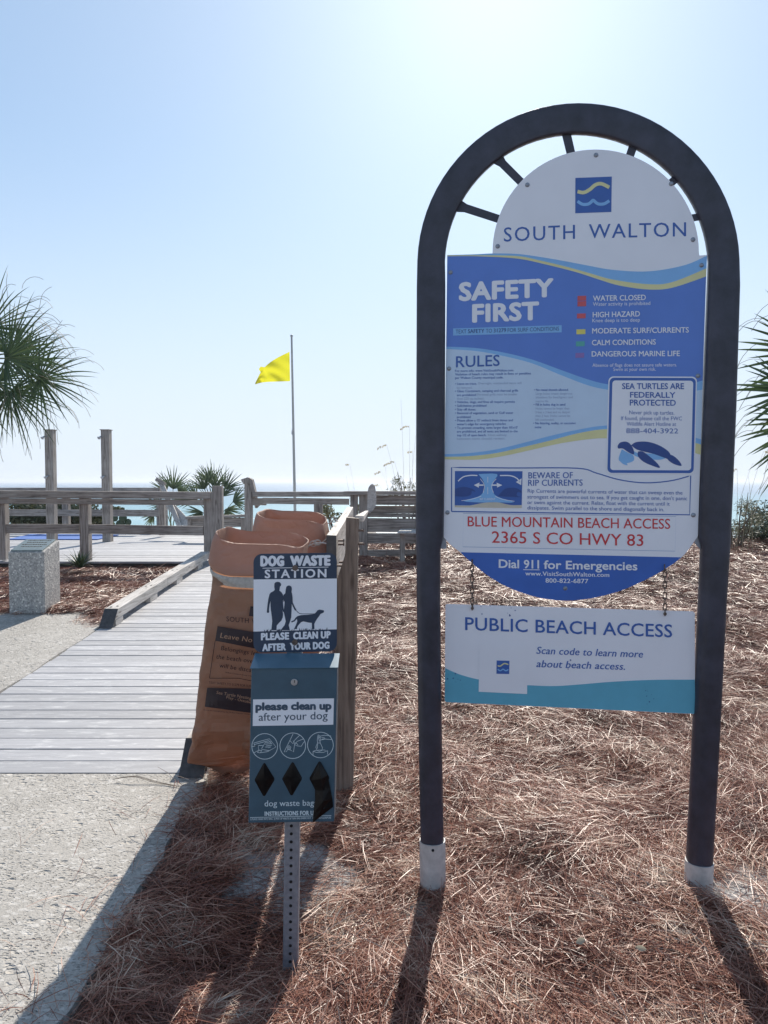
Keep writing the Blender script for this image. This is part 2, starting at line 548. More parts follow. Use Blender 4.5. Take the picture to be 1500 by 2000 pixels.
# pine straw
def straw_mat(name, stops, rough=0.42):
    m, nt, b = new_mat(name)
    gi = nt.nodes.new('ShaderNodeNewGeometry')
    r = ramp(nt, stops)
    v = coords(nt)
    nz = noise(nt, v, 2.6, 4, 0.6)
    ma = nt.nodes.new('ShaderNodeMath'); ma.operation = 'MULTIPLY_ADD'; ma.inputs[1].default_value = 0.75
    nt.links.new(gi.outputs['Random Per Island'], ma.inputs[0])
    m3 = nt.nodes.new('ShaderNodeMath'); m3.operation = 'MULTIPLY_ADD'; m3.inputs[1].default_value = 2.2; m3.inputs[2].default_value = -0.98
    nt.links.new(nz.outputs['Fac'], m3.inputs[0]); nt.links.new(m3.outputs[0], ma.inputs[2])
    nt.links.new(ma.outputs[0], r.inputs[0]); nt.links.new(r.outputs[0], b.inputs['Base Color'])
    b.inputs['Roughness'].default_value = rough
    b.inputs['Specular IOR Level'].default_value = 0.32
    return m
M_STRAW = straw_mat('pine_needles', [(0.0, (0.075, 0.024, 0.015)), (0.3, (0.20, 0.062, 0.036)), (0.58, (0.335, 0.145, 0.092)), (0.84, (0.46, 0.275, 0.195)), (1.0, (0.60, 0.47, 0.36))])

# sea
M_SEA, nt, b = new_mat('sea_water')
tc = nt.nodes.new('ShaderNodeTexCoord')
sep = nt.nodes.new('ShaderNodeSeparateXYZ'); nt.links.new(tc.outputs['Object'], sep.inputs[0])
mr = nt.nodes.new('ShaderNodeMapRange'); mr.inputs[1].default_value = 90; mr.inputs[2].default_value = 500
nt.links.new(sep.outputs['Y'], mr.inputs[0])
r = ramp(nt, [(0, (0.22, 0.42, 0.44)), (0.35, (0.06, 0.24, 0.31)), (1, (0.035, 0.13, 0.24))])
nt.links.new(mr.outputs[0], r.inputs[0])
fo = noise(nt, coords(nt, (0.02, 0.12, 1)), 1.0, 6, 0.7)
m4 = nt.nodes.new('ShaderNodeMapRange'); m4.inputs[1].default_value = 85; m4.inputs[2].default_value = 190; m4.inputs[3].default_value = 0.10; m4.inputs[4].default_value = -0.2
nt.links.new(sep.outputs['Y'], m4.inputs[0])
ad = nt.nodes.new('ShaderNodeMath'); nt.links.new(fo.outputs['Fac'], ad.inputs[0]); nt.links.new(m4.outputs[0], ad.inputs[1])
fr = ramp(nt, [(0.53, (0, 0, 0)), (0.60, (1, 1, 1))]); nt.links.new(ad.outputs[0], fr.inputs[0])
mm = nt.nodes.new('ShaderNodeMixRGB'); mm.inputs[2].default_value = (0.8, 0.82, 0.82, 1)
nt.links.new(fr.outputs[0], mm.inputs[0]); nt.links.new(r.outputs[0], mm.inputs[1]); nt.links.new(mm.outputs[0], b.inputs['Base Color'])
b.inputs['Roughness'].default_value = 0.28
wv = noise(nt, coords(nt, (0.15, 0.5, 1)), 1.0, 6, 0.65)
bump(nt, b, wv.outputs['Fac'], 0.5, 0.5)

M_PALM = leaf_mat('palm_leaf', (0.030, 0.060, 0.022), (0.075, 0.115, 0.04), 0.22, 0.38)
M_PALMETTO = leaf_mat('palmetto_leaf', (0.05, 0.085, 0.045), (0.13, 0.17, 0.09), 0.25, 0.4)
M_DEADFROND = leaf_mat('dry_frond', (0.20, 0.17, 0.11), (0.42, 0.38, 0.27), 0.25, 0.6)
M_SHRUB = leaf_mat('shrub_leaf', (0.045, 0.06, 0.028), (0.13, 0.14, 0.07), 0.25, 0.45)
M_SHRUBPALE = leaf_mat('pale_shrub_leaf', (0.10, 0.11, 0.05), (0.26, 0.25, 0.14), 0.3, 0.5)
M_CYCAD = leaf_mat('sago_leaf', (0.03, 0.06, 0.035), (0.08, 0.12, 0.06), 0.12, 0.35)
M_OATS = leaf_mat('dry_grass', (0.36, 0.32, 0.22), (0.58, 0.53, 0.40), 0.4, 0.6)
M_TWIG = plain('twig_bark', (0.14, 0.11, 0.085), 0.85, 0, 0.3, 20)
M_PETIOLE = plain('palm_stem', (0.11, 0.14, 0.06), 0.5, 0, 0.2, 10)

# ------------------------------------------------------------------ lettering
_txt = {}


def text_geo(body, bold=0.0, shear=0.0, space=1.0):
    key = (body, bold, shear, space)
    if key in _txt: return _txt[key]
    cu = bpy.data.curves.new('lettering_source', 'FONT')
    cu.body = body
    cu.offset = bold
    cu.shear = shear
    cu.space_character = space
    cu.resolution_u = 3
    o = bpy.data.objects.new('lettering_source', cu)
    COL.objects.link(o)
    dg = bpy.context.evaluated_depsgraph_get()
    me = bpy.data.meshes.new_from_object(o.evaluated_get(dg))
    vs = [(v.co.x, v.co.y) for v in me.vertices]
    fs = [tuple(p.vertices) for p in me.polygons]
    bpy.data.objects.remove(o); bpy.data.curves.remove(cu); bpy.data.meshes.remove(me)
    _txt[key] = (vs, fs)
    return _txt[key]


_cap = max(v[1] for v in text_geo('H')[0])


def put_text(mb, surf, body, L, Rr, cap, bold=0.0, shear=0.0, space=1.0, lift=0.0, heavy=0.0):
    """body on surface surf, its baseline from pixel L to pixel Rr, cap height in pixels; bold thickens the strokes"""
    vs, fs = text_geo(body, 0.0, shear, space)
    x0, x1 = min(v[0] for v in vs), max(v[0] for v in vs)
    h = bold * cap * 1.35 + heavy * .25
    dx, dy = Rr[0] - L[0], Rr[1] - L[1]
    ln_ = math.hypot(dx, dy)
    k = max(0.0, (ln_ - 2 * h) / ln_)
    shifts = [(0, 0)] if h < .04 else [(-h, 0), (h, 0)] if h < .25 else [(h * math.cos(a), h * .8 * math.sin(a)) for a in np.linspace(0, 6.2832, 9)[:-1]] + [(0, 0)]
    for i, (sx, sy) in enumerate(shifts):
        out = []
        for x, y in vs:
            t = .5 + ((x - x0) / (x1 - x0) - .5) * k
            out.append(surf(L[0] + dx * t + sx, L[1] + dy * t - h * .6 - (cap - 1.2 * h) * y / _cap + sy, lift + i * 0.00007))
        mb.add(out, fs)


def words_on(parent, m, lift, surf, rows, name='lettering'):
    """every line of writing becomes a piece of its own"""
    for body, L, Rr, cap, bold, shear, space in rows:
        b_ = MB()
        put_text(b_, surf, body, L, Rr, cap, bold, shear, space, lift)
        b_.build(name, m, parent, fix=False)


def resample(c, n):
    x0, x1 = c[0][0], c[-1][0]
    out = []
    for i in range(n + 1):
        x = x0 + (x1 - x0) * i / n
        for p, q in zip(c, c[1:]):
            if p[0] <= x <= q[0] or q is c[-1]:
                t = (x - p[0]) / max(1e-9, q[0] - p[0])
                out.append((x, p[1] + (q[1] - p[1]) * t)); break
    return out


def band(name, m, c1, c2, lift, parent, n=60):
    a, c = resample(c1, n), resample(c2, n)
    b_ = MB()
    b_.add([SG(*q, lift) for q in a] + [SG(*q, lift) for q in c], [(i, i + 1, n + 2 + i, n + 1 + i) for i in range(n)])
    return b_.build(name, m, parent, fix=False)


def ribbon(mb, surf, pts, w, lift, closed=False):
    """flat stroke of pixel width w along pixel points"""
    n = len(pts)
    a, b_ = [], []
    for i, p in enumerate(pts):
        if closed: q0, q1 = pts[i - 1], pts[(i + 1) % n]
        else: q0, q1 = pts[max(0, i - 1)], pts[min(n - 1, i + 1)]
        tx, ty = q1[0] - q0[0], q1[1] - q0[1]
        l = math.hypot(tx, ty) or 1
        nx, ny = -ty / l * w / 2, tx / l * w / 2
        a.append(surf(p[0] + nx, p[1] + ny, lift)); b_.append(surf(p[0] - nx, p[1] - ny, lift))
    m = n if closed else n - 1
    mb.add(a + b_, [(i, (i + 1) % n, n + (i + 1) % n, n + i) for i in range(m)])


def spline(pts, n=6):
    out = []
    for i in range(len(pts) - 1):
        p0, p1, p2, p3 = pts[max(0, i - 1)], pts[i], pts[i + 1], pts[min(len(pts) - 1, i + 2)]
        for k in range(n):
            t = k / n
            out.append(tuple(0.5 * (2 * p1[j] + (p2[j] - p0[j]) * t + (2 * p0[j] - 5 * p1[j] + 4 * p2[j] - p3[j]) * t * t
                                    + (3 * p1[j] - p0[j] - 3 * p2[j] + p3[j]) * t ** 3) for j in range(len(p1))))
    out.append(tuple(pts[-1]))
    return out


def arc_px(cx, cy, rx, ry, a0, a1, n):
    return [(cx + rx * math.cos(R(a0 + (a1 - a0) * i / n)), cy - ry * math.sin(R(a0 + (a1 - a0) * i / n))) for i in range(n + 1)]


# ------------------------------------------------------------------ ground, concrete, boardwalk, sea
def smooth_noise(x, y):
    return (math.sin(x * 2.1 + 1.3 * math.sin(y * 1.7)) * math.cos(y * 1.9 + .8 * math.sin(x * 1.1)) + 0.5 * math.sin(x * 4.7 + y * 3.1 + 1.0))


def bed(x, y):
    """height of the mulch bed above the terrain base"""
    return 0.030 * smooth_noise(x, y) - 0.016 - 0.115 * math.exp(-((x + .33) ** 2 + (y - 2.40) ** 2) / .13)


def ground_z(x, y):
    z = gz(x, y)
    if y < 16 and -7 < x < 9:
        if x > -0.9: z += bed(x, y) * smooth01((x + 0.9) / 0.25)
        elif y > 7.3: z += 0.5 * bed(x, y)
    return z - (0.02 if x < -0.9 and y < 7.5 else 0)


mb = MB()
xs = list(np.concatenate([np.linspace(-200, -12, 16), np.linspace(-11, 11, 150), np.linspace(12, 200, 16)]))
ys = list(np.concatenate([np.linspace(-40, -2, 8), np.linspace(-1.5, 20, 140), np.linspace(20.5, 40, 24), np.linspace(45, 100, 10)]))
for y in ys:
    for x in xs:
        mb.v.append((x, y, ground_z(x, y) if y < 80 else -5.6 - .02 * (y - 80)))
nx = len(xs)
for j in range(len(ys) - 1):
    for i in range(nx - 1):
        mb.f.append((j * nx + i, j * nx + i + 1, (j + 1) * nx + i + 1, (j + 1) * nx + i))
tag(mb.build('ground', M_GROUND, smooth=True, fix=False), kind='structure')

mb = MB()
SEA_Z = -5.5
mb.add([(-9000, 62, SEA_Z), (9000, 62, SEA_Z), (9000, 14000, SEA_Z), (-9000, 14000, SEA_Z)], [(0, 1, 2, 3)])
tag(mb.build('sea', M_SEA, fix=False), kind='structure')

# concrete path: foreground slab and the part left of the boardwalk; ragged right edge
mb = MB()
edge = []
yy = -6.0
while yy < 3.86:
    edge.append((-0.925 + 0.012 * math.sin(yy * 9) + random.uniform(-.008, .008), yy))
    yy += 0.06
rows = [[(-14.0, y), (-9, y), (-6, y), (-4, y), (-2.7, y), (-1.6, y), (x, y)] for x, y in edge]
for y in np.linspace(3.862, 7.75, 30):
    rows.append([(-14.0, y), (-9, y), (-6, y), (-4.4, y), (-3.6, y), (-3.0, y), (-2.70 + .008 * math.sin(y * 7), y)])
zt = lambda x, y: 0.006 + 0.05 * max(0, y - 3.87)
for k, row in enumerate(rows):
    for x, y in row: mb.v.append((x, y, zt(x, y)))
w = len(rows[0])
for j in range(len(rows) - 1):
    if rows[j][0][1] < 3.862 <= rows[j + 1][0][1]:
        continue
    for i in range(w - 1):
        mb.f.append((j * w + i, j * w + i + 1, (j + 1) * w + i + 1, (j + 1) * w + i))
    a, b2 = rows[j][-1], rows[j + 1][-1]
    o = len(mb.v)
    mb.v += [(a[0] + .0, a[1], zt(*a)), (b2[0], b2[1], zt(*b2)), (b2[0] + .025, b2[1], zt(*b2) - .09), (a[0] + .025, a[1], zt(*a) - .09)]
    mb.f.append((o, o + 1, o + 2, o + 3))
j = [k for k in range(len(rows) - 1) if rows[k][0][1] < 3.862 <= rows[k + 1][0][1]][0]
o = len(mb.v)
mb.v += [(-14, rows[j][0][1], .006), (-2.70, rows[j][0][1], .006), (-2.70, 3.862, .006), (-14, 3.862, .006)]
mb.f.append((o, o + 1, o + 2, o + 3))
o = len(mb.v)
mb.v += [(-2.70, rows[j][0][1], .006), (rows[j][-1][0], rows[j][0][1], .006), (-0.92, 3.862, .006), (-2.70, 3.862, .006)]
mb.f.append((o, o + 1, o + 2, o + 3))
tag(mb.build('concrete_path', M_CONC, fix=False), kind='structure')

RX0, RX1 = -2.69, -0.95
mb = MB()
y = 3.875
pitch = 0.157
while y < 10.98:
    z = 0.05 * (y + pitch / 2 - 3.87) - 0.012 + 0.012
    d = random.uniform(-.002, .002)
    mb.beam((RX0 + random.uniform(-.006, .006), y + pitch / 2, z - .012 + d), (RX1 + random.uniform(-.01, .01), y + pitch / 2, z - .012 + d), pitch - .012, .03,
            up=(0, -.05 + random.uniform(-.006, .006), 1))
    y += pitch
tag(mb.build('boardwalk', M_DECK, bevel=.003), kind='structure')
mb = MB()
DZ = 0.357
y = 10.99
while y < 17.6:
    mb.box(((-11.0 - .62) / 2, y + pitch / 2, DZ - .015 + random.uniform(-.002, .002)), (11 - .62, pitch - .008, .03))
    y += pitch
tag(mb.build('deck', M_DECK, bevel=.003), kind='structure')
mb = MB()
mb.box((-6.85, 11.03, DZ - .115), (8.3, .04, .16))
mb.box((-6.0, 17.5, DZ - .35), (10, .05, .62))
tag(mb.build('deck_fascia', plain('dark_fascia_wood', (.04, .034, .03), .8, 0, .3)), kind='structure')


# ------------------------------------------------------------------ timber kerbs along the boardwalk
def kerb(x, y0, y1, label, w=.13, h=.10):
    zz = lambda y: 0.05 * (y - 3.87)
    t = thing('timber_kerb', (x, y0, zz(y0)), label, 'timber kerb', 'timber kerbs along the boardwalk')
    m = MB()
    up = Vector((0, -.05, 1)).normalized()
    a, c = Vector((x, y0, zz(y0) + .065 + h / 2)), Vector((x, y1, zz(y1) + .065 + h / 2))
    mid = a.lerp(c, .45)
    # slanted near end: sheared box
    s = Vector((w / 2, 0, 0)); u = up * (h / 2)
    sh = Vector((0, .10, 0))
    m.hexa([a - s - u - sh * .0, a + s - u, a + s + u + sh, a - s + u + sh], [mid - s - u, mid + s - u, mid + s + u, mid - s + u])
    g = Vector((0, .006, 0))
    m.hexa([mid - s - u + g, mid + s - u + g, mid + s + u + g, mid - s + u + g], [c - s - u, c + s - u, c + s + u, c - s + u])
    m.build('beam', WPALE, t, bevel=.005)
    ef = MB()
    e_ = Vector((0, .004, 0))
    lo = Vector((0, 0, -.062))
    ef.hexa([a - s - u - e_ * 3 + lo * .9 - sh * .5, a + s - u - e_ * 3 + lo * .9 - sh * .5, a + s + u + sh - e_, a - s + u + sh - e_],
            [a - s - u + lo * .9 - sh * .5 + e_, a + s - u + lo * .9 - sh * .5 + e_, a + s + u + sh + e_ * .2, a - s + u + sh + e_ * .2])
    ef.build('end_face', M_ENDSHADE, t)  # near face coloured dark for its shade, on top of darker end grain
    y = y0 + .04
    k = 0
    while y < y1 - .1:
        L = .26 if k else .2
        b_ = MB()
        b_.beam((x, y, zz(y) + .034), (x, min(y + L, y1), zz(min(y + L, y1)) + .034), w * .96, .058)
        b_.build('spacer_block', WPALE, t, bevel=.003)
        y += 1.05; k += 1
    bo = MB()
    y = y0 + .17
    while y < y1 - .1:
        for dx in (-.02, .025):
            p = Vector((x + dx, y + dx, zz(y) + .065 + h + .0005))
            bo.tube([p, p + Vector((0, 0, .002))], .011, 10)
        y += 1.05
    bo.build('bolt_hole', M_DARK, t)
    return t


kerb(-2.63, 7.02, 10.9, 'pale timber kerb along the pine straw beside the boardwalk, its dark end near the pedestal')
kerb(-1.005, 3.86, 10.9, 'timber kerb whose dark end sticks out from behind the brown paper bag')

# ------------------------------------------------------------------ the big information sign
YAW, LEAN, = R(6.7), R(1.0)
n0 = Vector((-math.sin(YAW), -math.cos(YAW), 0))
n_s = (n0 * math.cos(LEAN) - Vector((0, 0, 1)) * math.sin(LEAN)).normalized()
base_l = on_z(845, 1715, 0.0)
SG = Plane(base_l, n_s)
base_r = SG(1364, 1722)
sgn = thing('information_sign', (base_l + base_r) / 2, 'tall arched beach safety sign in a dark tube frame, standing in the pine straw', 'sign')

# frame tube: left post, arch, right post in one path
px_path = [(844.5, 1725), (844, 1640), (840.5, 1450), (837, 1180), (837, 1068), (839.5, 1044), (841, 800), (842, 560)]
px_path += arc_px(1127.5, 520, 285.5, 287, 178, 2, 40)
px_path += [(1412.5, 560), (1404, 800), (1394, 1044), (1396.5, 1068), (1390.5, 1180), (1378, 1450), (1366, 1680), (1362, 1735)]
wd = [.0455, .0455, .0455, .0455, .0465, .0535, .0545, .0535] + [.0515] * 41 + [.0535, .0560, .0570, .0500, .0480, .0470, .046, .046]
dh = [.044] * 5 + [.038, .032, .024] + [.016] * 41 + [.024, .032, .038] + [.044] * 5
ee = [.8] * 5 + [.7, .5, .35] + [.22] * 41 + [.35, .5, .7] + [.8] * 5
path = [SG(*p) for p in px_path]
mb = MB()
n = 20
for i, p in enumerate(path):
    t = (path[min(i + 1, len(path) - 1)] - path[max(i - 1, 0)]).normalized()
    side = t.cross(n_s).normalized()
    for k in range(n):
        a = 2 * math.pi * k / n
        ca, sa = math.cos(a), math.sin(a)
        e = ee[i]
        x = math.copysign(abs(ca) ** e, ca) * wd[i]
        y = math.copysign(abs(sa) ** e, sa) * dh[i]
        mb.v.append(tuple(p + side * x + n_s * y))
for i in range(len(path) - 1):
    for k in range(n):
        mb.f.append((i * n + k, i * n + (k + 1) % n, (i + 1) * n + (k + 1) % n, (i + 1) * n + k))
mb.build('frame', M_FRAME, sgn, smooth=True, angle=60)

# spokes of the arch
for (a, c, w_) in [((880, 397), (990, 433), 16), ((962, 300), (1035, 373), 16), ((1101, 240), (1120, 320), 17),
                   ((1247, 255), (1225, 320), 16), ((1345, 326), (1298, 369), 15), ((1395, 418), (1340, 428), 14)]:
    m = MB()
    l = math.hypot(c[0] - a[0], c[1] - a[1])
    nxp, nyp = -(c[1] - a[1]) / l * w_ / 2, (c[0] - a[0]) / l * w_ / 2
    prof = []
    for s_, flare in ((0, 1.6), (.16, 1.5), (.27, 1.05), (1, 1.0)):
        prof.append((a[0] + (c[0] - a[0]) * s_, a[1] + (c[1] - a[1]) * s_, flare))
    poly = [(x + nxp * f, y + nyp * f) for x, y, f in prof] + [(x - nxp * f, y - nyp * f) for x, y, f in reversed(prof)]
    m.prism([SG(*q, -.001) for q in poly], [SG(*q, -.013) for q in poly])
    m.build('spoke', M_FRAME, sgn)

# white sheet
disc = arc_px(1163.5, 493, 201.5, 201, 180, 0, 48)
bottom = spline([(1363, 1047), (1345, 1073), (1327, 1092), (1290, 1117), (1253, 1136), (1217, 1152), (1180, 1163), (1145, 1170), (1106, 1173), (1068, 1170), (1033, 1162), (995, 1148), (960, 1129), (928, 1105), (898, 1078), (880, 1064), (866.5, 1049)], 4)
outline = [(868.5, 890), (871, 690), (873.5, 498), (961.5, 496)] + disc + [(1366, 499), (1381, 498), (1374, 700), (1368, 890)] + bottom
mb = MB()
T = .006
mb.prism([SG(*q, T) for q in outline], [SG(*q, 0) for q in outline])
panel = mb.build('sign_panel', M_WHITE, sgn)
L1, L2, L3, L4 = T + .0006, T + .0012, T + .0018, T + .0024


def flat(name, m, polys, lift, parent, surf=None):
    surf = surf or SG
    b_ = MB()
    for q in polys: b_.poly([surf(x, y, lift) for x, y in q])
    return b_.build(name, m, parent, fix=False)


y_low = spline([(873.5, 500.5), (930, 500.5), (1010, 505), (1068, 517), (1127, 532), (1170, 546), (1211, 558), (1267, 565.5), (1313, 562), (1379, 540)])
y_up = spline([(873.5, 498.6), (930, 498.5), (1010, 500), (1056, 509), (1103, 520), (1150, 533), (1197, 546), (1267, 555), (1313, 551), (1380, 524)])
b_up = spline([(873.5, 498.2), (930, 496.6), (961, 495), (1010, 496), (1056, 502), (1103, 510), (1150, 519), (1197, 527), (1267, 530), (1337, 518), (1381, 499)])
r_up = spline([(871.5, 677), (932, 680), (986, 689), (1040, 702.5), (1094, 722), (1148, 741), (1189, 751), (1250, 757), (1330, 753), (1372.5, 743)])
r_lo = spline([(871.3, 681.6), (932, 686), (986, 696), (1040, 710), (1094, 732), (1148, 752.5), (1189, 761.5), (1250, 768), (1330, 767), (1372, 761)])
w_b1 = spline([(868.7, 887), (914, 885), (968, 878), (1022, 865), (1076, 851), (1130, 839), (1186, 831), (1270, 833), (1369.5, 858)])
w_b2 = spline([(868.7, 892), (914, 891), (968, 885), (1022, 873), (1076, 860), (1130, 846), (1186, 838), (1270, 842), (1369, 868)])
w_y = spline([(868.6, 897), (932, 897.6), (986, 890), (1040, 878), (1094, 866), (1148, 858), (1186, 856), (1270, 862), (1368.5, 888)])
rv = lambda q: list(reversed(q))
band('blue_field', M_BLUE, y_low, r_up, L1, panel)
band('light_blue_wave', M_LBLUE, b_up, y_up, L1, panel); band('light_blue_wave', M_LBLUE, r_up, r_lo, L1, panel); band('light_blue_wave', M_LBLUE, w_b1, w_b2, L1, panel)
band('yellow_wave', M_YEL, y_up, y_low, L1, panel); band('yellow_wave', M_YEL, w_b2, w_y, L1, panel)
band('pale_blue_field', M_PALE, r_lo, w_b1, L1, panel)
cut = [(x, y) for x, y in bottom if y > 1080 + (x - 898) * .023]
flat('blue_bottom', M_DBLUE, [[(1330, 1088.5)] + cut + [(899.5, 1078.5)]], L1, panel)

# logo
flat('wave_logo', M_INK, [[(1123.8, 347.5), (1195, 344.8), (1194, 414), (1123.5, 416.5)]], L1, panel)
lg = MB()
ribbon(lg, SG, spline([(1128, 374), (1140, 376), (1152, 370), (1163, 361), (1175, 359), (1190, 366)]), 7, L2)
lg.build('logo_crest', M_YEL, panel, fix=False)
lg = MB()
ribbon(lg, SG, spline([(1128, 393), (1138, 399), (1150, 398), (1158, 391)]) + spline([(1159, 391), (1168, 398), (1180, 398), (1190, 392)]), 6, L2)
lg.build('logo_wave', M_LBLUE, panel, fix=False)

# headline texts
words_on(panel, M_INK, L1, SG, [('SOUTH', (984, 472), (1123, 466.5), 27.5, .004, 0, 1.16), ('WALTON', (1150, 465.5), (1340, 461.5), 27.5, .004, 0, 1.14)])
words_on(panel, M_WHITE, L2, SG, [
    ('SAFETY', (896, 588), (1081.5, 579.5), 36, .05, 0, 1.06), ('FIRST', (922, 630), (1053, 624.5), 35.5, .05, 0, 1.06),
    ('WATER CLOSED', (1158, 588), (1261.5, 586), 10.5, .02, 0, 1), ('Water activity is prohibited', (1158, 597.5), (1270, 595.5), 7, 0, 0, 1),
    ('HIGH HAZARD', (1157.5, 620), (1250, 618), 10.5, .02, 0, 1), ('Knee deep is too deep', (1157, 629.5), (1250, 628), 7, 0, 0, 1),
    ('MODERATE SURF/CURRENTS', (1156.5, 651.5), (1345.5, 649.5), 10.5, .02, 0, 1), ('CALM CONDITIONS', (1156, 674.5), (1281, 673), 10.5, .02, 0, 1),
    ('DANGEROUS MARINE LIFE', (1155.5, 696.5), (1328, 695.5), 10.5, .02, 0, 1),
    ('Absence of flags does not assure safe waters.', (1157, 716.5), (1322, 715.5), 6.5, 0, 0, 1), ('Swim at your own risk.', (1198, 724.5), (1281, 724), 6.5, 0, 0, 1),
    ('Dial', (974, 1109), (1014, 1110), 16.5, .028, 0, 1), ('911', (1023, 1110), (1053, 1110.5), 16.5, .028, 0, 1), ('for Emergencies', (1062, 1111), (1245, 1114), 16.5, .028, 0, 1),
    ('www.VisitSouthWalton.com', (1026, 1124), (1190, 1127), 8.5, .02, 0, 1.05), ('800-822-6877', (1065.5, 1138), (1149, 1139.5), 8.8, .02, 0, 1.05)])
tx = MB(); ribbon(tx, SG, [(1022, 1112.6), (1054, 1113)], 1.3, L2); tx.build('underline', M_WHITE, panel, fix=False)

flat('text_strip', M_LBLUE, [[(885, 641.5), (1097, 635), (1097, 649), (885, 655.5)]], L2, panel)
tt = MB()
put_text(tt, SG, 'TEXT', (890, 651.5), (911, 651), 7.6, 0, 0, 1, L3)
put_text(tt, SG, 'SAFETY', (914, 650.8), (946, 650), 7.8, .018, 0, 1, L3)
put_text(tt, SG, 'TO', (949, 650), (961, 649.6), 7.6, 0, 0, 1, L3)
put_text(tt, SG, '31279', (964, 649.5), (988.5, 648.5), 7.8, .018, 0, 1, L3)
put_text(tt, SG, 'FOR SURF CONDITIONS', (991.5, 648.6), (1092, 645.5), 7.6, 0, 0, 1, L3)
tt.build('strip_lettering', M_NAVY, panel, fix=False)

# rules block
tb = MB(); tg = MB()
words_on(panel, M_INK, L2, SG, [('RULES', (890.5, 717.5), (976, 714.5), 21.5, .012, 0, 1.03)])
z2 = lambda x, y: (860 + x / 2.7778, 480 + y / 2.7778)
rules_bold = [('For more info: www.VisitSouthWalton.com', 80, 685, 396, 681), ('Violation of beach rules may result in fines or penalties', 80, 704, 492, 698),
              ('per Walton County municipal code.', 80, 723, 342, 720), ('\u2022 Leave no trace.', 80, 755, 198, 754), ('\u2022 Glass Containers, camping and charcoal grills', 80, 795, 422, 791),
              ('are prohibited', 90, 816, 192, 815), ('\u2022 Vehicles, dogs, and fires all require permits', 80, 854, 404, 852), ('\u2022 Solicitation prohibited', 80, 874, 250, 873),
              ('\u2022 Stay off dunes', 80, 894, 191, 894), ('\u2022 Removal of vegetation, sand or Gulf water', 80, 914, 396, 912), ('prohibited', 90, 935, 164, 935),
              ('\u2022 Please allow a 15\' setback from dunes and', 80, 954, 394, 952), ('water\'s edge for emergency vehicles', 90, 974, 355, 972),
              ('\u2022 To prevent crowding, tents larger than 10\'x10\'', 80, 994, 420, 992), ('are prohibited, and all tents are limited to the', 90, 1014, 420, 1012), ('top 1/2 of open beach.', 90, 1034, 250, 1033),
              ('\u2022 No metal shovels allowed.', 508, 788, 696, 787), ('\u2022 Fill in holes dug in sand', 506, 868, 678, 867), ('\u2022 No littering, nudity, or excessive', 504, 969, 734, 968), ('noise', 513, 990, 548, 990)]
rules_thin = [('Overnight, unattended items will', 205, 752, 440, 750), ('be removed.', 90, 776, 174, 775), ('(Personal grills must be smaller', 197, 813, 418, 811), ('than 225 sq inches).', 90, 835, 238, 834),
              ('Large holes create dangerous', 518, 808, 716, 807), ('situations for beachgoers and', 518, 828, 718, 827), ('marine life.', 518, 849, 588, 849), ('Holes cannot be larger than', 518, 889, 700, 888),
              ('3 feet x 3 feet and no deeper', 516, 909, 705, 908), ('than 2 feet. Holes cannot be', 516, 929, 705, 928), ('left unattended.', 516, 949, 618, 949), ('4-foot walkway', 257, 1033, 360, 1032), ('between tents should remain.', 90, 1053, 352, 1051)]
for s_, x0, y0, x1, y1 in rules_bold: put_text(tb, SG, s_, z2(x0, y0), z2(x1, y1), 4.6, .014, 0, 1, L2)
for s_, x0, y0, x1, y1 in rules_thin: put_text(tg, SG, s_, z2(x0, y0), z2(x1, y1), 4.4, 0, 0, 1, L2)
tg.build('faded_small_print', M_GREYTXT, panel, fix=False)

# turtle notice
def rrect(x0, y0, x1, y1, r, skew=0.0):
    q = []
    for cx, cy, a0 in ((x1 - r, y0 + r, 0), (x0 + r, y0 + r, 90), (x0 + r, y1 - r, 180), (x1 - r, y1 - r, 270)):
        q += arc_px(cx, cy, r, r, a0, a0 + 90, 6)
    return [(x - (y - y0) * .025, y + (x - x0) * skew) for x, y in q]


SK = .004
flat('notice_edge', M_WHITE, [rrect(1188.5, 735, 1361.5, 925.5, 10, SK)], L2, panel)
flat('notice_border', M_INK, [rrect(1190.8, 737.5, 1359.3, 923.5, 9, SK)], L2 + .0004, panel)
flat('notice_ground', M_WHITE, [rrect(1196.2, 743, 1354, 918, 6, SK)], L3, panel)
for s_, a, c, h, bo in [('SEA TURTLES ARE', (1215, 760), (1336, 760), 11.5, .02), ('FEDERALLY', (1230.5, 776.5), (1319, 777), 11, .02), ('PROTECTED', (1230, 792), (1320, 792.5), 11.5, .02),
                        ('Never pick up turtles.', (1229, 809), (1317, 810), 7.4, .002), ('If found, please call the FWC', (1213, 820.5), (1332, 821), 7.4, .002), ('Wildlife Alert Hotline at', (1224, 831.5), (1320.5, 832), 7.4, .002),
                        ('888-404-3922', (1223, 846), (1324.5, 846.5), 9.6, .004)]:
    words_on(panel, M_INK, L4, SG, [(s_, a, c, h, bo, 0, 1.0)])
z3 = lambda x, y: (850 + x / 2.727, 880 + y / 2.727)
zz2 = lambda q: [z2(*p) for p in q]
zz3 = lambda q: [z3(*p) for p in q]
head = zz2(spline([(962, 1085), (975, 1068), (1005, 1062), (1030, 1075), (1048, 1105), (1050, 1132), (1020, 1120), (990, 1100), (965, 1100), (962, 1085)], 3))[:-1]
shell = zz2(spline([(1035, 1082), (1060, 1066), (1110, 1062), (1160, 1072), (1210, 1095), (1245, 1125), (1250, 1160), (1215, 1150), (1160, 1130), (1110, 1118), (1065, 1105), (1035, 1082)], 3))[:-1]
flip = zz3(spline([(1080, 5), (1105, 5), (1140, 30), (1180, 65), (1197, 92), (1160, 82), (1110, 60), (1080, 30), (1080, 5)], 3))[:-1]
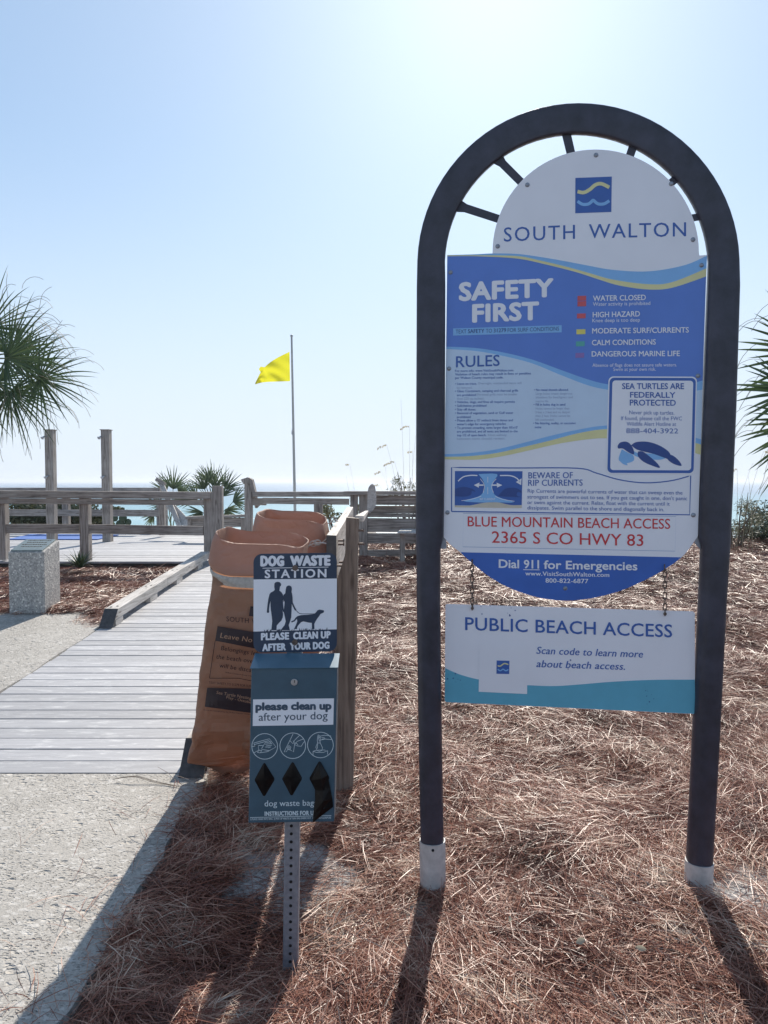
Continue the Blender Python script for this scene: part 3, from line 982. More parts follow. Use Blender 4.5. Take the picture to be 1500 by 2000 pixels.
tail = zz3(spline([(1228, 30), (1255, 22), (1290, 45), (1313, 80), (1280, 75), (1245, 55), (1228, 30)], 3))[:-1]
belly = zz3(spline([(1040, -12), (1075, 12), (1130, 15), (1200, 20), (1235, 32), (1205, 48), (1150, 48), (1090, 38), (1050, 18), (1040, -12)], 3))[:-1]
lflip = zz3(spline([(1000, 2), (1025, 10), (1012, 35), (1015, 60), (1025, 78), (998, 70), (980, 45), (984, 18), (1000, 2)], 3))[:-1]
neck = zz2(spline([(985, 1103), (1015, 1122), (1045, 1135), (1050, 1165), (1010, 1180), (975, 1170), (968, 1150), (985, 1103)], 3))[:-1]
flat('turtle_belly', M_LBLUE, [belly], L3 + .0004, panel); flat('turtle_fin', M_LBLUE, [lflip], L3 + .0005, panel)
flat('turtle_neck', M_LBLUE, [neck], L3 + .0003, panel)
flat('turtle_head', M_NAVY, [head], L4, panel); flat('turtle_shell', M_NAVY, [shell], L4 + .0001, panel); flat('turtle_flipper', M_NAVY, [flip], L4, panel); flat('turtle_flipper', M_NAVY, [tail], L4, panel)

# rip current notice
rp = MB()
ribbon(rp, SG, [(882, 999), (882, 913)] + spline([(882, 913), (1000, 914), (1127, 914.5), (1165, 924), (1210, 937), (1260, 943), (1310, 939), (1349, 929)], 5)[1:] + [(1347, 1005.5), (1200, 1003.5), (882, 999)], 2.2, L1)
rp.build('notice_outline', M_INK, panel, fix=False)
words_on(panel, M_INK, L2, SG, [('BEWARE OF', (1032, 934.5), (1119, 934), 12, .01, 0, 1.03), ('RIP CURRENTS', (1031.5, 949), (1138, 948.5), 12, .01, 0, 1.03)])
for s_, a, c in [('Rip Currents are powerful currents of water that can sweep even the', (1030.5, 962), (1333, 966)), ('strongest of swimmers out to sea. If you get caught in one, don\'t panic', (1030, 973.5), (1342, 977)),
                 ('or swim against the current. Relax, float with the current until it', (1030, 984.5), (1308, 987.5)), ('dissipates. Swim parallel to the shore and diagonally back in.', (1030, 995), (1297, 998.5))]:
    words_on(panel, M_INK, L2, SG, [(s_, a, c, 7.2, .004, 0, 1.0)])
tb.build('small_print', M_INK, panel, fix=False)
flat('picture_water', M_INK, [zz3([(105, 109), (465, 110), (461, 294), (104, 292)])], L1, panel)
flat('picture_sand', M_SAND, [zz3(spline([(104, 292), (180, 293), (260, 278), (330, 275), (400, 290), (461, 290)], 3) + [(461, 306), (104, 302)])], L2, panel)
flat('picture_current', M_LBLUE, [zz3(spline([(230, 125), (330, 125), (310, 165), (305, 210), (330, 245), (420, 275), (330, 276), (230, 276), (150, 268), (230, 245), (262, 210), (258, 165), (230, 125)], 3)[:-1])], L2, panel)
for q in [zz3(spline([(105, 205), (150, 193), (200, 205), (214, 220), (195, 215), (190, 235), (160, 245), (105, 243)], 3)),
                              zz3(spline([(335, 243), (370, 205), (420, 198), (452, 210), (462, 225), (440, 220), (435, 240), (462, 248)], 3))]: flat('picture_wave', M_NAVY, [q], L2 + .0004, panel)
pa = MB()
ribbon(pa, SG, zz3(spline([(122, 163), (150, 140), (190, 132), (225, 133)], 4)), 2.2, L3)
ribbon(pa, SG, zz3(spline([(345, 133), (400, 134), (435, 148), (452, 170)], 4)), 2.2, L3)
pa.poly([SG(*q, L3) for q in zz3([(430, 168), (460, 148), (458, 184)])])
ribbon(pa, SG, zz3([(232, 184), (258, 184)]), 2.6, L3); pa.poly([SG(*q, L3) for q in zz3([(206, 184), (236, 170), (232, 198)])])
ribbon(pa, SG, zz3([(302, 184), (330, 184)]), 2.6, L3); pa.poly([SG(*q, L3) for q in zz3([(357, 184), (327, 171), (330, 197)])])
for q in ([(140, 267), (190, 260), (245, 243)], [(240, 150), (262, 185), (255, 225)], [(325, 150), (300, 185), (310, 225)], [(320, 243), (360, 260), (422, 270)], [(280, 140), (280, 170)], [(280, 195), (280, 232)]):
    ribbon(pa, SG, zz3(spline(q, 4)), 1.0, L3)
put_text(pa, SG, 'RIP CURRENT', z3(238, 264), z3(320, 264), 4, 0, 0, 1, L3)
pa.build('picture_arrow', M_WHITE, panel, fix=False)

# address sticker
ad_ = MB()
ribbon(ad_, SG, [(905, 1002.5), (1320, 1008.5), (1318.5, 1076.5), (904, 1068)], .9, L1, True)
ad_.build('sticker_outline', M_GREYTXT, panel, fix=False)
words_on(panel, M_RED, L2, SG, [('BLUE MOUNTAIN BEACH ACCESS', (913.5, 1028), (1309, 1033), 19.5, .004, 0, 1.0), ('2365 S CO HWY 83', (960.5, 1060), (1256.5, 1066.5), 22.5, .004, 0, 1.0)])

sw = lambda x, y, w_=17, h=9.5: [(x, y), (x + w_, y - .5), (x + w_ - .2, y + h - .5), (x - .2, y + h)]
for q in (sw(1128, 578), sw(1128, 588.5, 17, 10), sw(1127, 612.5)): flat('red_swatch', M_FRED, [q], L2, panel)
flat('yellow_swatch', M_FYEL, [sw(1126, 643.5, 17.5, 9.5)], L2, panel)
flat('green_swatch', M_FGRN, [sw(1125, 667, 17, 9.5)], L2, panel)
flat('purple_swatch', M_FPUR, [sw(1124, 689.5, 17, 9.5)], L2, panel)

for q in [(1164, 303), (1030, 361), (1311, 359), (972, 481), (1353.5, 468), (1370, 518), (880, 532), (877, 720), (1363, 734), (874, 1001), (1354, 1006), (1104, 1149)]:
    m = MB()
    m.dome(SG(*q, T), n_s, .0085, .005)
    c = SG(*q, T + .0052)
    m.build('screw', M_GALV, panel, smooth=True)

# brackets between panel foot and posts
for q in ([(859, 1036), (872, 1054), (872, 1072), (858, 1072)], [(1362, 1046), (1372, 1044), (1372, 1078), (1356, 1060)]):
    m = MB(); m.prism([SG(*k, -.002) for k in q], [SG(*k, -.012) for k in q]); m.build('bracket', M_GALV, sgn)

# pale sleeves at the feet
for c0, c1, r_ in (((844.5, 1640), (845.5, 1735), .0505), ((1366, 1681), (1363, 1750), .0505)):
    m = MB()
    a, c = SG(*c0), SG(*c1)
    t = (c - a).normalized(); s_ = t.cross(n_s).normalized(); k_ = 24
    prof = [(a, r_ * .9), (a, r_), (a.lerp(c, .5), r_), (c, r_)]
    for p, rr in prof:
        for i in range(k_):
            w_ = 2 * math.pi * i / k_
            m.v.append(tuple(p + s_ * math.cos(w_) * rr + n_s * math.sin(w_) * rr * .98))
    for j in range(3):
        for i in range(k_): m.f.append((j * k_ + i, j * k_ + (i + 1) % k_, (j + 1) * k_ + (i + 1) % k_, (j + 1) * k_ + i))
    sl = m.build('post_sleeve', M_SLEEVE, sgn, smooth=True)
    if c0[0] < 1000:
        h = MB(); h.tube([SG(845.5, 1661, r_ - .004), SG(845.5, 1661, r_ + .001)], .0055, 12); h.build('screw_hole', M_DARK, sl)

# ------------------------------------------------------------------ hanging panel
hq = [(870, 1182), (873, 1179.5), (1353, 1194), (1357, 1197), (1357.8, 1391), (1355, 1394.5), (871, 1371.5), (868.5, 1368)]
hang = thing('hanging_sign', SG(1113, 1383), 'white and teal public beach access board hanging on two chains under the big sign', 'hanging sign')
m = MB(); m.prism([SG(*q, T) for q in hq], [SG(*q, 0) for q in hq]); hp = m.build('board', M_WHITE, hang)
te = spline([(869.3, 1305), (900, 1318), (940, 1328), (1000, 1336), (1075, 1340), (1130, 1337), (1190, 1332), (1270, 1328), (1357.3, 1327.5)], 5)
flat('teal_wave', M_TEAL, [te + [(1357.8, 1391), (1355, 1394), (871, 1371), (868.7, 1368)]], L1, hp)
flat('blank_square', M_WHITE, [[(936.5, 1256), (1030.5, 1259), (1029.5, 1355.5), (935, 1351)]], L2, hp)
flat('wave_logo', M_INK, [[(970, 1290), (995, 1290.6), (994.5, 1316.5), (969.5, 1316)]], L3, hp)
m = MB()
ribbon(m, SG, spline([(972, 1300), (977, 1301), (985, 1296), (993, 1298)]), 2.4, L4); m.build('logo_crest', M_YEL, hp, fix=False)
m = MB()
ribbon(m, SG, spline([(972, 1307), (977, 1310), (982, 1307)]) + spline([(983, 1307), (988, 1310), (993, 1307.5)]), 2.2, L4); m.build('logo_wave', M_LBLUE, hp, fix=False)
words_on(hp, M_INK, L2, SG, [('PUBLIC BEACH ACCESS', (908.5, 1230.5), (1313, 1245), 25, .012, 0, 1.03), ('Scan code to learn more', (1047.5, 1277), (1256, 1284.5), 14, .012, .22, 1.03), ('about beach access.', (1047.5, 1303), (1221, 1308.5), 14, .012, .22, 1.03)])
m = MB()
for k in range(26):
    x, y = random.choice([(885, 1325), (890, 1320), (1263, 1357), (1000, 1200), (1110, 1300), (940, 1190)])
    x += random.gauss(0, 9); y += random.gauss(0, 7)
    l = random.uniform(.5, 1.6)
    m.poly([SG(x + l * math.cos(a) * random.uniform(.5, 1.6), y + l * math.sin(a), L4) for a in (0, 1.2, 2.4, 3.7, 5)])
m.build('scuff', M_NAVY, hp, fix=False)


def chain(p0, p1, parent):
    a, c = Vector(p0), Vector(p1)
    d = (c - a).normalized(); L = (c - a).length
    ll, wire = .026, .0021
    nlinks = int(L / (ll - wire * 2)) + 1
    s_ = d.cross(n_s).normalized()
    m = MB()
    for i in range(nlinks):
        cc = a + d * ((i + .5) * (L / nlinks))
        sd = s_ if i % 2 else (s_ * .25 + n_s).normalized()
        pts = []
        for k in range(16):
            w_ = 2 * math.pi * k / 16
            pts.append(cc + d * (math.sin(w_) * .0055 + math.copysign((ll / 2 - .0055), math.sin(w_))) + sd * math.cos(w_) * .0062)
        m.tube(pts, wire, 6, closed=True)
    m.build('chain', M_RUST, parent, smooth=True)


chain(SG(922, 1094, .012), SG(922.5, 1190, .012), hang)
chain(SG(1298, 1104, .012), SG(1299, 1201, .012), hang)
for q in ((922.5, 1188), (1299, 1199)):
    m = MB(); m.tube([SG(*q, T - .002), SG(*q, T + .003)], .006, 10); m.build('eyelet', M_RUST, hang)

# ------------------------------------------------------------------ dog waste station
YB, YS = 2.30, 2.404
BX, DS = Plane((0, YB, 0), (0, -1, 0)), Plane((0, YS, 0), (0, -1, 0))
pb = P(568, 1905, 2.425)
dog = thing('dog_waste_station', (pb.x, pb.y, 0), 'navy dog waste sign over a slate blue bag dispenser on a perforated steel post', 'dog station')
m = MB()
pt, pbt = P(578, 1085, 2.425), P(567.3, 1930, 2.425)
m.beam(pbt, pt, .05, .034, up=(0, -1, 0))
post = m.build('post', M_GALV, dog, bevel=.004)
m = MB(); m2 = MB()
y = 1613.0
k = 0
while y < 1900:
    xx = 568.5 + (1605 - y) * .0085
    c = P(xx + .6, y, 2.4075)
    m.tube([c, c + Vector((0, -.0012, 0))], .0052, 12)
    y += 15.6
m.build('punched_holes', M_DARK, post)
sp = [(497, 1105), (506, 1088), (522, 1082), (640, 1080), (652, 1086), (658, 1098), (658, 1252), (655, 1264), (646, 1271), (510, 1275.5), (500, 1266), (495.5, 1252)]
z5 = lambda x, y: (470 + x / 6.522, 1060 + y / 6.522)
so = rrect(495, 1080.5, 658, 1273.5, 17)
so = [(x + (y - 1080) * .025, y - (x - 495) * .014 + 1.2) for x, y in so]
m = MB(); m.prism([DS(*q, .0025) for q in so], [DS(*q, 0) for q in so]); plate = m.build('sign_plate', M_DOGNAVY, dog)
D1, D2 = .003, .0036
m = MB(); m.poly([DS(*z5(*q), D1) for q in [(164, 468), (1226, 456), (1224, 1103), (163, 1132)]]); m.build('white_field', M_WHITE, plate, fix=False)
words_on(plate, M_WHITE, D1, DS, [
    ('DOG', z5(250, 301), z5(556, 299), 20.5, .07, 0, 1.12), ('WASTE', z5(628, 297), z5(1146, 290), 20, .07, 0, 1.06), ('STATION', z5(306, 452), z5(1094, 441), 16.5, .035, 0, 1.25),
    ('PLEASE', z5(258, 1243), z5(618, 1232), 14, .06, 0, 1.1), ('CLEAN UP', z5(668, 1231), z5(1148, 1216), 14, .06, 0, 1.1),
    ('AFTER', z5(274, 1382), z5(578, 1370), 14, .06, 0, 1.1), ('YOUR DOG', z5(626, 1368), z5(1133, 1350), 14, .06, 0, 1.1)])
m = MB(); ribbon(m, DS, [z5(280, 325), z5(1118, 310)], 1.2, D1); m.build('rule_line', M_WHITE, plate, fix=False)
m = MB()
man = [(430, 520), (445, 503), (472, 498), (498, 503), (516, 525), (514, 545), (500, 562), (497, 590), (492, 610), (520, 630), (538, 660), (545, 690), (540, 760), (545, 820), (552, 860), (550, 882), (538, 880),
       (527, 840), (512, 765), (514, 790), (530, 850), (541, 910), (536, 950), (520, 990), (485, 1025), (460, 1055), (456, 1115), (392, 1115), (397, 1050), (402, 1000), (395, 930), (385, 860), (380, 800), (382, 742),
       (368, 790), (362, 850), (364, 885), (350, 896), (333, 888), (335, 855), (342, 790), (352, 720), (366, 660), (382, 636), (425, 612), (434, 598), (428, 560)]
wom = [(575, 590), (582, 560), (605, 545), (628, 546), (648, 562), (653, 590), (648, 625), (656, 655), (662, 700), (664, 760), (690, 820), (708, 848), (708, 866), (690, 862), (662, 805), (652, 780), (648, 870), (644, 950), (630, 1000),
       (612, 1050), (628, 1115), (520, 1115), (528, 1088), (560, 1050), (574, 1000), (562, 940), (548, 880), (556, 800), (560, 760), (556, 738), (548, 760), (540, 700), (545, 665), (568, 645)]
dg = [(640, 1008), (652, 998), (680, 985), (700, 955), (725, 935), (770, 922), (850, 918), (925, 910), (955, 893), (978, 862), (1003, 852), (1025, 855), (1060, 862), (1062, 885), (1045, 895), (1018, 907), (1000, 935),
      (975, 968), (952, 1005), (938, 1035), (940, 1100), (908, 1100), (907, 1022), (860, 1016), (800, 1002), (770, 1012), (735, 1050), (720, 1075), (718, 1100), (680, 1100), (706, 1045), (722, 1000), (716, 968), (690, 1000), (655, 1015)]
for k, q in enumerate((man, wom, dg)):
    w_ = MB(); w_.poly([DS(*z5(*p), D2 + k * .0001) for p in q]); w_.build(('man_silhouette', 'woman_silhouette', 'dog_silhouette')[k], M_DOGNAVY, plate, fix=False)
ribbon(m, DS, [z5(*q) for q in spline([(700, 855), (735, 890), (770, 904), (850, 906), (935, 905)])], 1.1, D2)
for k in range(60):
    x = random.choice([random.uniform(300, 390), random.uniform(460, 525), random.uniform(625, 1120), random.uniform(750, 1110)])
    yb = 1128 - (x - 163) * .027
    h = random.uniform(10, 34); w_ = random.uniform(2.5, 5)
    m.poly([DS(*z5(x - w_, yb + 4), D2), DS(*z5(x + w_, yb + 4), D2), DS(*z5(x + random.uniform(-14, 14), yb - h), D2)])
m.build('leash_and_grass', M_DOGNAVY, plate, fix=False)
for q in ((697, 318), (694, 1265)):
    m = MB(); c = DS(*z5(*q), .0025)
    m.tube([c, c + Vector((0, -.008, 0))], .0100, 6)
    bo = m.build('bolt', M_RUST, plate, bevel=.0008)

# dispenser box
dep = .085
fl = [(491, 1307), (658.5, 1305.5), (652.5, 1605), (485, 1607.5)]
front = [BX(*q) for q in fl]
back = [Vector((p.x, YB + dep, p.z)) for p in front]
zb = P(575, 1279, YB + dep).z
back[0].z = back[1].z = zb
m = MB()
m.hexa(front, back)
box = m.build('dispenser_box', M_BOX, dog, bevel=.0025)
m = MB()
lid_f = [BX(*q) for q in [(491.0, 1310), (659, 1308.5)]]
up_n = Vector((0, back[0].z - front[0].z, 0))
ln = Vector((0, -(zb - front[0].z), dep)).normalized()
a0, a1 = front[0] + ln * .003, front[1] + ln * .003
c1, c0 = back[1] + ln * .003, back[0] + ln * .003
e = Vector((.003, 0, 0)); fw = Vector((0, -.004, -.001))
m.hexa([a0 - e + fw, a1 + e + fw, c1 + e, c0 - e], [a0 - e + fw + ln * .0025, a1 + e + fw + ln * .0025, c1 + e + ln * .0025, c0 - e + ln * .0025])
m.build('lid', plain('lid_metal', (.075, .155, .215), .32, .1, .1), box)
z6 = lambda x, y: (470 + x / 6.25, 1320 + y / 6.25)
m = MB(); m.poly([BX(*z6(*q), .0006) for q in [(152, 288), (1139, 275), (1131, 596), (147, 612)]]); m.build('white_label', M_WHITE, box, fix=False)
M_SLATEINK = plain('label_slate_ink', (.05, .085, .13), .5)
words_on(box, M_SLATEINK, .0012, BX, [('please', z6(180, 424), z6(576, 418), 15.5, .06, 0, 1.0), ('clean up', z6(614, 416), z6(1110, 412), 15.5, .06, 0, 1.0), ('after your dog', z6(220, 550), z6(1062, 528), 15, .003, 0, 1.0)])
words_on(box, M_ICON, .0006, BX, [('dog waste bags', z6(292, 1594), z6(932, 1583), 11.5, .006, 0, 1.02), ('INSTRUCTIONS FOR USE', z6(292, 1710), z6(950, 1698), 8.5, .04, 0, 1.08)])
m = MB()
ribbon(m, BX, [z6(115, 1730), z6(1106, 1705)], 1.0, .0006)
put_text(m, BX, '1) PLACE HAND INTO BAG  2) PICK UP WASTE & TURN BAG INSIDE OUT  3) TIE SHUT & DISPOSE', z6(118, 1762), z6(1104, 1742), 3.6, .01, 0, 1.0, .0006)
for cx, cy in ((294, 861), (636, 853), (974, 844)):
    q = arc_px(cx, cy, 157, 156, 0, 360, 40)[:-1]
    ribbon(m, BX, [z6(*p) for p in q], 1.15, .0006, True)
lines = [[(140, 865), (215, 850), (220, 910), (160, 940)], [(160, 820), (350, 768), (432, 868), (330, 925), (235, 940), (205, 935)], [(160, 820), (175, 858), (215, 850)], [(170, 838), (345, 790), (380, 830)],
         [(215, 850), (280, 850), (300, 815), (375, 805)], [(300, 835), (380, 825)], [(310, 855), (382, 845)], [(300, 870), (372, 868), (340, 880)], [(230, 915), (270, 900), (300, 905), (345, 912)], [(205, 935), (225, 905), (260, 915), (235, 942)], [(280, 850), (255, 890)],
         [(640, 708), (600, 790), (530, 930), (560, 925), (575, 895), (610, 905), (645, 930), (660, 830), (640, 790)], [(600, 790), (640, 830), (660, 785)], [(720, 725), (655, 790)], [(765, 770), (690, 800), (660, 840), (690, 855), (740, 860), (770, 810), (785, 805)],
         [(570, 870), (590, 850), (615, 870), (600, 905), (575, 900), (570, 870)], [(580, 880), (605, 880)], [(590, 860), (590, 900)], [(665, 815), (690, 830), (700, 845)],
         [(945, 720), (935, 790), (940, 815), (918, 870), (930, 910), (960, 922), (990, 912), (1000, 880), (970, 815), (972, 735), (945, 720)], [(940, 820), (972, 820)], [(975, 735), (1025, 725), (1105, 735)], [(970, 785), (1030, 772), (1110, 778)], [(985, 755), (1020, 752), (1030, 765), (990, 775)],
         [(884, 920), (884, 965)], [(1062, 912), (1062, 960)], [(884, 922), (930, 935), (1010, 935), (1062, 915), (1020, 905), (920, 908), (884, 922)], [(948, 740), (960, 800)], [(955, 735), (968, 760)], [(940, 830), (935, 890)]]
for q in lines: ribbon(m, BX, [z6(*p) for p in q], .95, .0007)
m.build('print', M_ICON, box, fix=False)
m = MB(); c = BX(575, 1332, 0); m.tube([c, c + Vector((0, -.005, 0))], .0105, 20); lock = m.build('lock', M_STEEL, box, bevel=.001)
m = MB(); m.box(BX(575.3, 1331, .0056), (.0022, .001, .008)); m.build('keyhole', M_DARK, lock)
for q in ([(290, 1062), (303, 1072), (412, 1250), (412, 1275), (300, 1462), (285, 1468), (272, 1462), (172, 1280), (172, 1262), (275, 1072)],
          [(635, 1052), (650, 1062), (748, 1240), (746, 1265), (635, 1455), (620, 1460), (606, 1452), (508, 1265), (510, 1245), (620, 1062)],
          [(962, 1043), (980, 1055), (1080, 1232), (1080, 1258), (965, 1450), (950, 1455), (938, 1448), (842, 1262), (843, 1240), (948, 1053)]):
    m = MB()
    gp = [BX(*z6(*p), .0006) for p in q]
    cen = sum(gp, Vector()) / len(gp)
    ng = len(gp)
    inner = [g.lerp(cen, .35) + Vector((random.uniform(-.003, .003), -random.uniform(.001, .004), random.uniform(-.003, .003))) for g in gp]
    m.add(gp + inner + [cen + Vector((0, -.002, 0))], [(i, (i + 1) % ng, ng + (i + 1) % ng, ng + i) for i in range(ng)] + [(ng + i, ng + (i + 1) % ng, 2 * ng) for i in range(ng)])
    m.build('dispensing_slot', M_BLACKBAG, box, smooth=True, angle=35)
# the pulled-out bag
bq = [(955, 1060), (985, 1075), (1062, 1210), (1095, 1370), (1120, 1500), (1129, 1600), (1010, 1690), (880, 1796), (886, 1680), (908, 1520), (908, 1400), (895, 1340), (862, 1275)]
m = MB()
mid = [(960, 1130), (985, 1260), (1000, 1400), (1010, 1530), (985, 1640)]
f_ = [BX(*z6(*q), .004) for q in bq]; bk = [BX(*z6(*q), .0012) for q in bq]
nb = len(bq)
cm = [BX(*z6(*q), .012 + .006 * (i % 2)) for i, q in enumerate(mid)]
m.add(f_ + bk + cm, [(i, nb + i, nb + (i + 1) % nb, (i + 1) % nb) for i in range(nb)])
tri = [(0, 1, 26), (1, 2, 27), (1, 27, 26), (2, 3, 28), (2, 28, 27), (3, 4, 29), (3, 29, 28), (4, 5, 30), (4, 30, 29), (5, 6, 30), (6, 7, 30), (7, 8, 30), (8, 9, 29), (8, 29, 30), (9, 10, 29), (10, 28, 29), (10, 11, 28), (11, 27, 28), (11, 12, 27), (12, 26, 27), (12, 0, 26)]
m.f += tri
wbag = m.build('dog_waste_bag', M_BLACKBAG, None, fix=True)
tag(wbag, 'black plastic bag hanging half pulled out of the third diamond slot', 'plastic bag')

# ------------------------------------------------------------------ bag rack fence
rk0 = P(675, 1545, 3.75)
rack = thing('bag_rack_fence', (rk0.x, 3.75, 0), 'brown wooden post and rail that carry the two paper bags, behind the dog station', 'fence')
m = MB()
prof = [(654, 1548), (689, 1548), (695, 1250), (700.5, 1013), (676, 1011), (674, 1085), (657, 1137)]
m.prism([P(*q, 3.70) for q in prof], [P(*q, 3.70) + Vector((0, .09, 0)) for q in prof])
m.build('post', WPOST, rack, bevel=.003)
m = MB()
q0 = [(637.5, 1045), (657, 1046), (657, 1150), (637.5, 1150)]
fr = [P(*q, 3.66) for q in q0]
bkq = [P(678, 990, 6.1), P(690, 990, 6.1)]
bk = [bkq[0], bkq[1], bkq[1] - Vector((0, 0, .26)), bkq[0] - Vector((0, 0, .26))]
m.hexa(fr, bk)
m.build('rail', WPALE, rack, bevel=.004)
m = MB(); g_ = Vector((0, -.004, 0)); m.hexa([p + g_ for p in fr], [p - g_ for p in fr]); m.build('rail_end', M_ENDSHADE, rack)  # dark plate paints in the shade on the rail's near end
m = MB()
m.beam(P(702, 1013, 3.76), P(717, 999, 11.4), .045, .03)
m.build('top_strip', WPALE, rack, bevel=.003)
for (x, y, Y) in [(668, 1056, 3.72), (668, 1063, 3.72), (670, 1098, 3.72), (666, 1105, 3.72), (706, 1036, 3.72), (707, 1062, 3.72)]:
    m = MB(); c = P(x, y, Y); m.tube([c - Vector((.02, 0, 0)), c + Vector((.011, 0, 0))], .0055, 8); m.tube([c + Vector((.006, 0, 0)), c + Vector((.012, 0, 0))], .009, 6)
    m.build('bolt', M_RUST, rack)


# ------------------------------------------------------------------ paper bags
def loft(rows, Yc, n=56, crumple=0.0, seed=0, ftilt=0.0):
    """rows: (py, left px, right px, half depth, squareness). returns rings of points"""
    rg = np.random.default_rng(seed)
    ph = rg.uniform(0, 6.28, 8)
    rings = []
    for j, (py, xl, xr, hd, sq, tilt) in enumerate(rows):
        Yr = Yc - (.24 * smooth01((1470 - py) / 360.0) if Yc < 4 else 0)
        a, c = P(xl, py, Yr), P(xr, py, Yr)
        cen = (a + c) / 2
        hw = (c - a).length / 2
        ring = []
        for k in range(n):
            w_ = 2 * math.pi * k / n
            ca, sa = math.cos(w_), math.sin(w_)
            x = math.copysign(abs(ca) ** sq, ca) * hw
            y = math.copysign(abs(sa) ** sq, sa) * hd
            pp = cen + Vector((x, y, 0))
            dv = mnoise.voronoi(pp * 4.2 + Vector((seed, 0, 0)))[0]
            dv2 = mnoise.voronoi(pp * 9.0 + Vector((0, seed, 0)))[0]
            low = crumple * (0.55 + 1.3 * smooth01((py - 1330) / 120.0) if crumple else 0)
            d = low * ((dv[1] - dv[0]) * 5.0 - 1.2 + (dv2[1] - dv2[0]) * 2.2) + crumple * (math.sin(3 * w_ + ph[0] + j * .55) * .5 + math.sin(5 * w_ + ph[1] - j * .9) * .35 + math.sin(9 * w_ + ph[2] + j * 1.7) * .2)
            z = tilt * ca * hw + ftilt * sa * hd + .004 * math.sin(2 * w_ + ph[3]) * (1 if crumple else 0)
            fold = 0
            if crumple and n == 96 and sa < 0 and py > 1405 and len(rows) > 40:
                t_ = (py - 1405) / 75.0
                u_ = abs((xl + xr) / 2 + ca * (xr - xl) / 2 - 452) / 78.0
                fold = .105 * max(0, min(t_, 1.05) - u_) - .035 * max(0, min(u_ - t_, .4))
            ring.append(cen + Vector((x + d * ca * .3, y + d * sa * 1.2 + fold, z)))
        rings.append(ring)
    return rings


def shell_mb(rings):
    m = MB(); n = len(rings[0])
    for r_ in rings: m.v += [tuple(p) for p in r_]
    for j in range(len(rings) - 1):
        for k in range(n): m.f.append((j * n + k, j * n + (k + 1) % n, (j + 1) * n + (k + 1) % n, (j + 1) * n + k))
    return m


def dens(rows, k=4):
    return [tuple(x) for x in spline(rows, k)]


TOPT = -.17
YB1 = 3.80
bag = thing('paper_bag', P(440, 1512, YB1), 'open brown paper bag with printed notices, hanging lowest and nearest behind the dog station', 'paper bag', 'brown paper bags on the rack')
body_rows = dens([(1108, 424, 590, .165, .30, TOPT), (1140, 423, 586, .16, .33, -.12), (1200, 413, 576, .165, .35, -.06), (1300, 400, 556, .16, .35, -.03), (1380, 390, 540, .15, .35, 0), (1440, 381, 525, .125, .35, 0)], 9)
body_rows = body_rows[:-1] + dens([(1440, 381, 525, .125, .35, 0), (1474, 372, 512, .10, .35, 0), (1484, 377, 508, .085, .5, 0), (1496, 402, 498, .06, .7, 0), (1513, 440, 462, .015, 1, 0)], 5)
rb = loft(body_rows, YB1, 96, .007, 3)
bm_ = shell_mb(rb)
bodyo = bm_.build('bag_body', M_PAPER, bag, smooth=True, angle=9)
bvh = BVHTree.FromPolygons([Vector(v) for v in bm_.v], bm_.f)
cuff_rows = dens([(1108, 419, 594, .178, .30, TOPT), (1098, 418, 595, .182, .30, TOPT), (1070, 424, 597, .175, .30, TOPT), (1052, 430, 599, .17, .30, TOPT), (1049, 432, 598.5, .166, .30, TOPT), (1052, 434, 596, .160, .30, TOPT), (1085, 430, 590, .16, .30, TOPT), (1108, 427, 588, .16, .30, TOPT)], 4)
m = shell_mb(loft(cuff_rows, YB1, 96, .0045, 5, .10)); m.build('cuff', M_PAPERLIGHT, bag, smooth=True, angle=16)
st_rows = [(1117, 420.5, 592, .172, .30, TOPT), (1123, 420, 591, .174, .30, TOPT), (1133, 421, 590, .172, .62, -.095), (1137, 421.5, 589, .170, .62, -.095)]
m = shell_mb(loft(st_rows, YB1, 64, .005, 5)); m.build('strap', M_STRAP, bag, smooth=True)


def bag_surf(px, py, lift=0.0):
    d = ray(px, py).normalized()
    h, nrm, _, _ = bvh.ray_cast(CAM, d)
    if h is None:
        return P(px, py, YB1 - .16)
    return h - d * (lift + .011)


zb_ = lambda x, y: (350 + x / 3.449, 960 + y / 3.449)


def quad_grid(mb_, surf, q, nu, nv, lift):
    o = len(mb_.v)
    for j in range(nv + 1):
        for i in range(nu + 1):
            u, v_ = i / nu, j / nv
            x = (q[0][0] * (1 - u) + q[1][0] * u) * (1 - v_) + (q[3][0] * (1 - u) + q[2][0] * u) * v_
            y = (q[0][1] * (1 - u) + q[1][1] * u) * (1 - v_) + (q[3][1] * (1 - u) + q[2][1] * u) * v_
            mb_.v.append(tuple(surf(x, y, lift)))
    for j in range(nv):
        for i in range(nu):
            a = o + j * (nu + 1) + i
            mb_.f.append((a, a + 1, a + nu + 2, a + nu + 1))


m = MB()
quad_grid(m, bag_surf, [zb_(258, 907), zb_(620, 965), zb_(600, 1075), zb_(242, 1005)], 14, 4, 0)
quad_grid(m, bag_surf, [zb_(188, 1322), zb_(560, 1330), zb_(545, 1500), zb_(172, 1450)], 14, 5, 0)
quad_grid(m, bag_surf, [zb_(480, 773), zb_(560, 775), zb_(550, 850), zb_(470, 838)], 4, 3, 0)
put_text(m, bag_surf, 'SOUTH WALTON', zb_(318, 874), zb_(690, 905), 9.5, .004, 0, 1.1, 0)
put_text(m, bag_surf, 'Belongings left on', zb_(280, 1068), zb_(600, 1118), 8.5, .008, .2, 1.05, 0)
put_text(m, bag_surf, 'the beach overnight', zb_(250, 1125), zb_(600, 1170), 8.5, .008, .2, 1.05, 0)
put_text(m, bag_surf, 'will be discarded', zb_(272, 1185), zb_(570, 1230), 8.5, .008, .2, 1.05, 0)
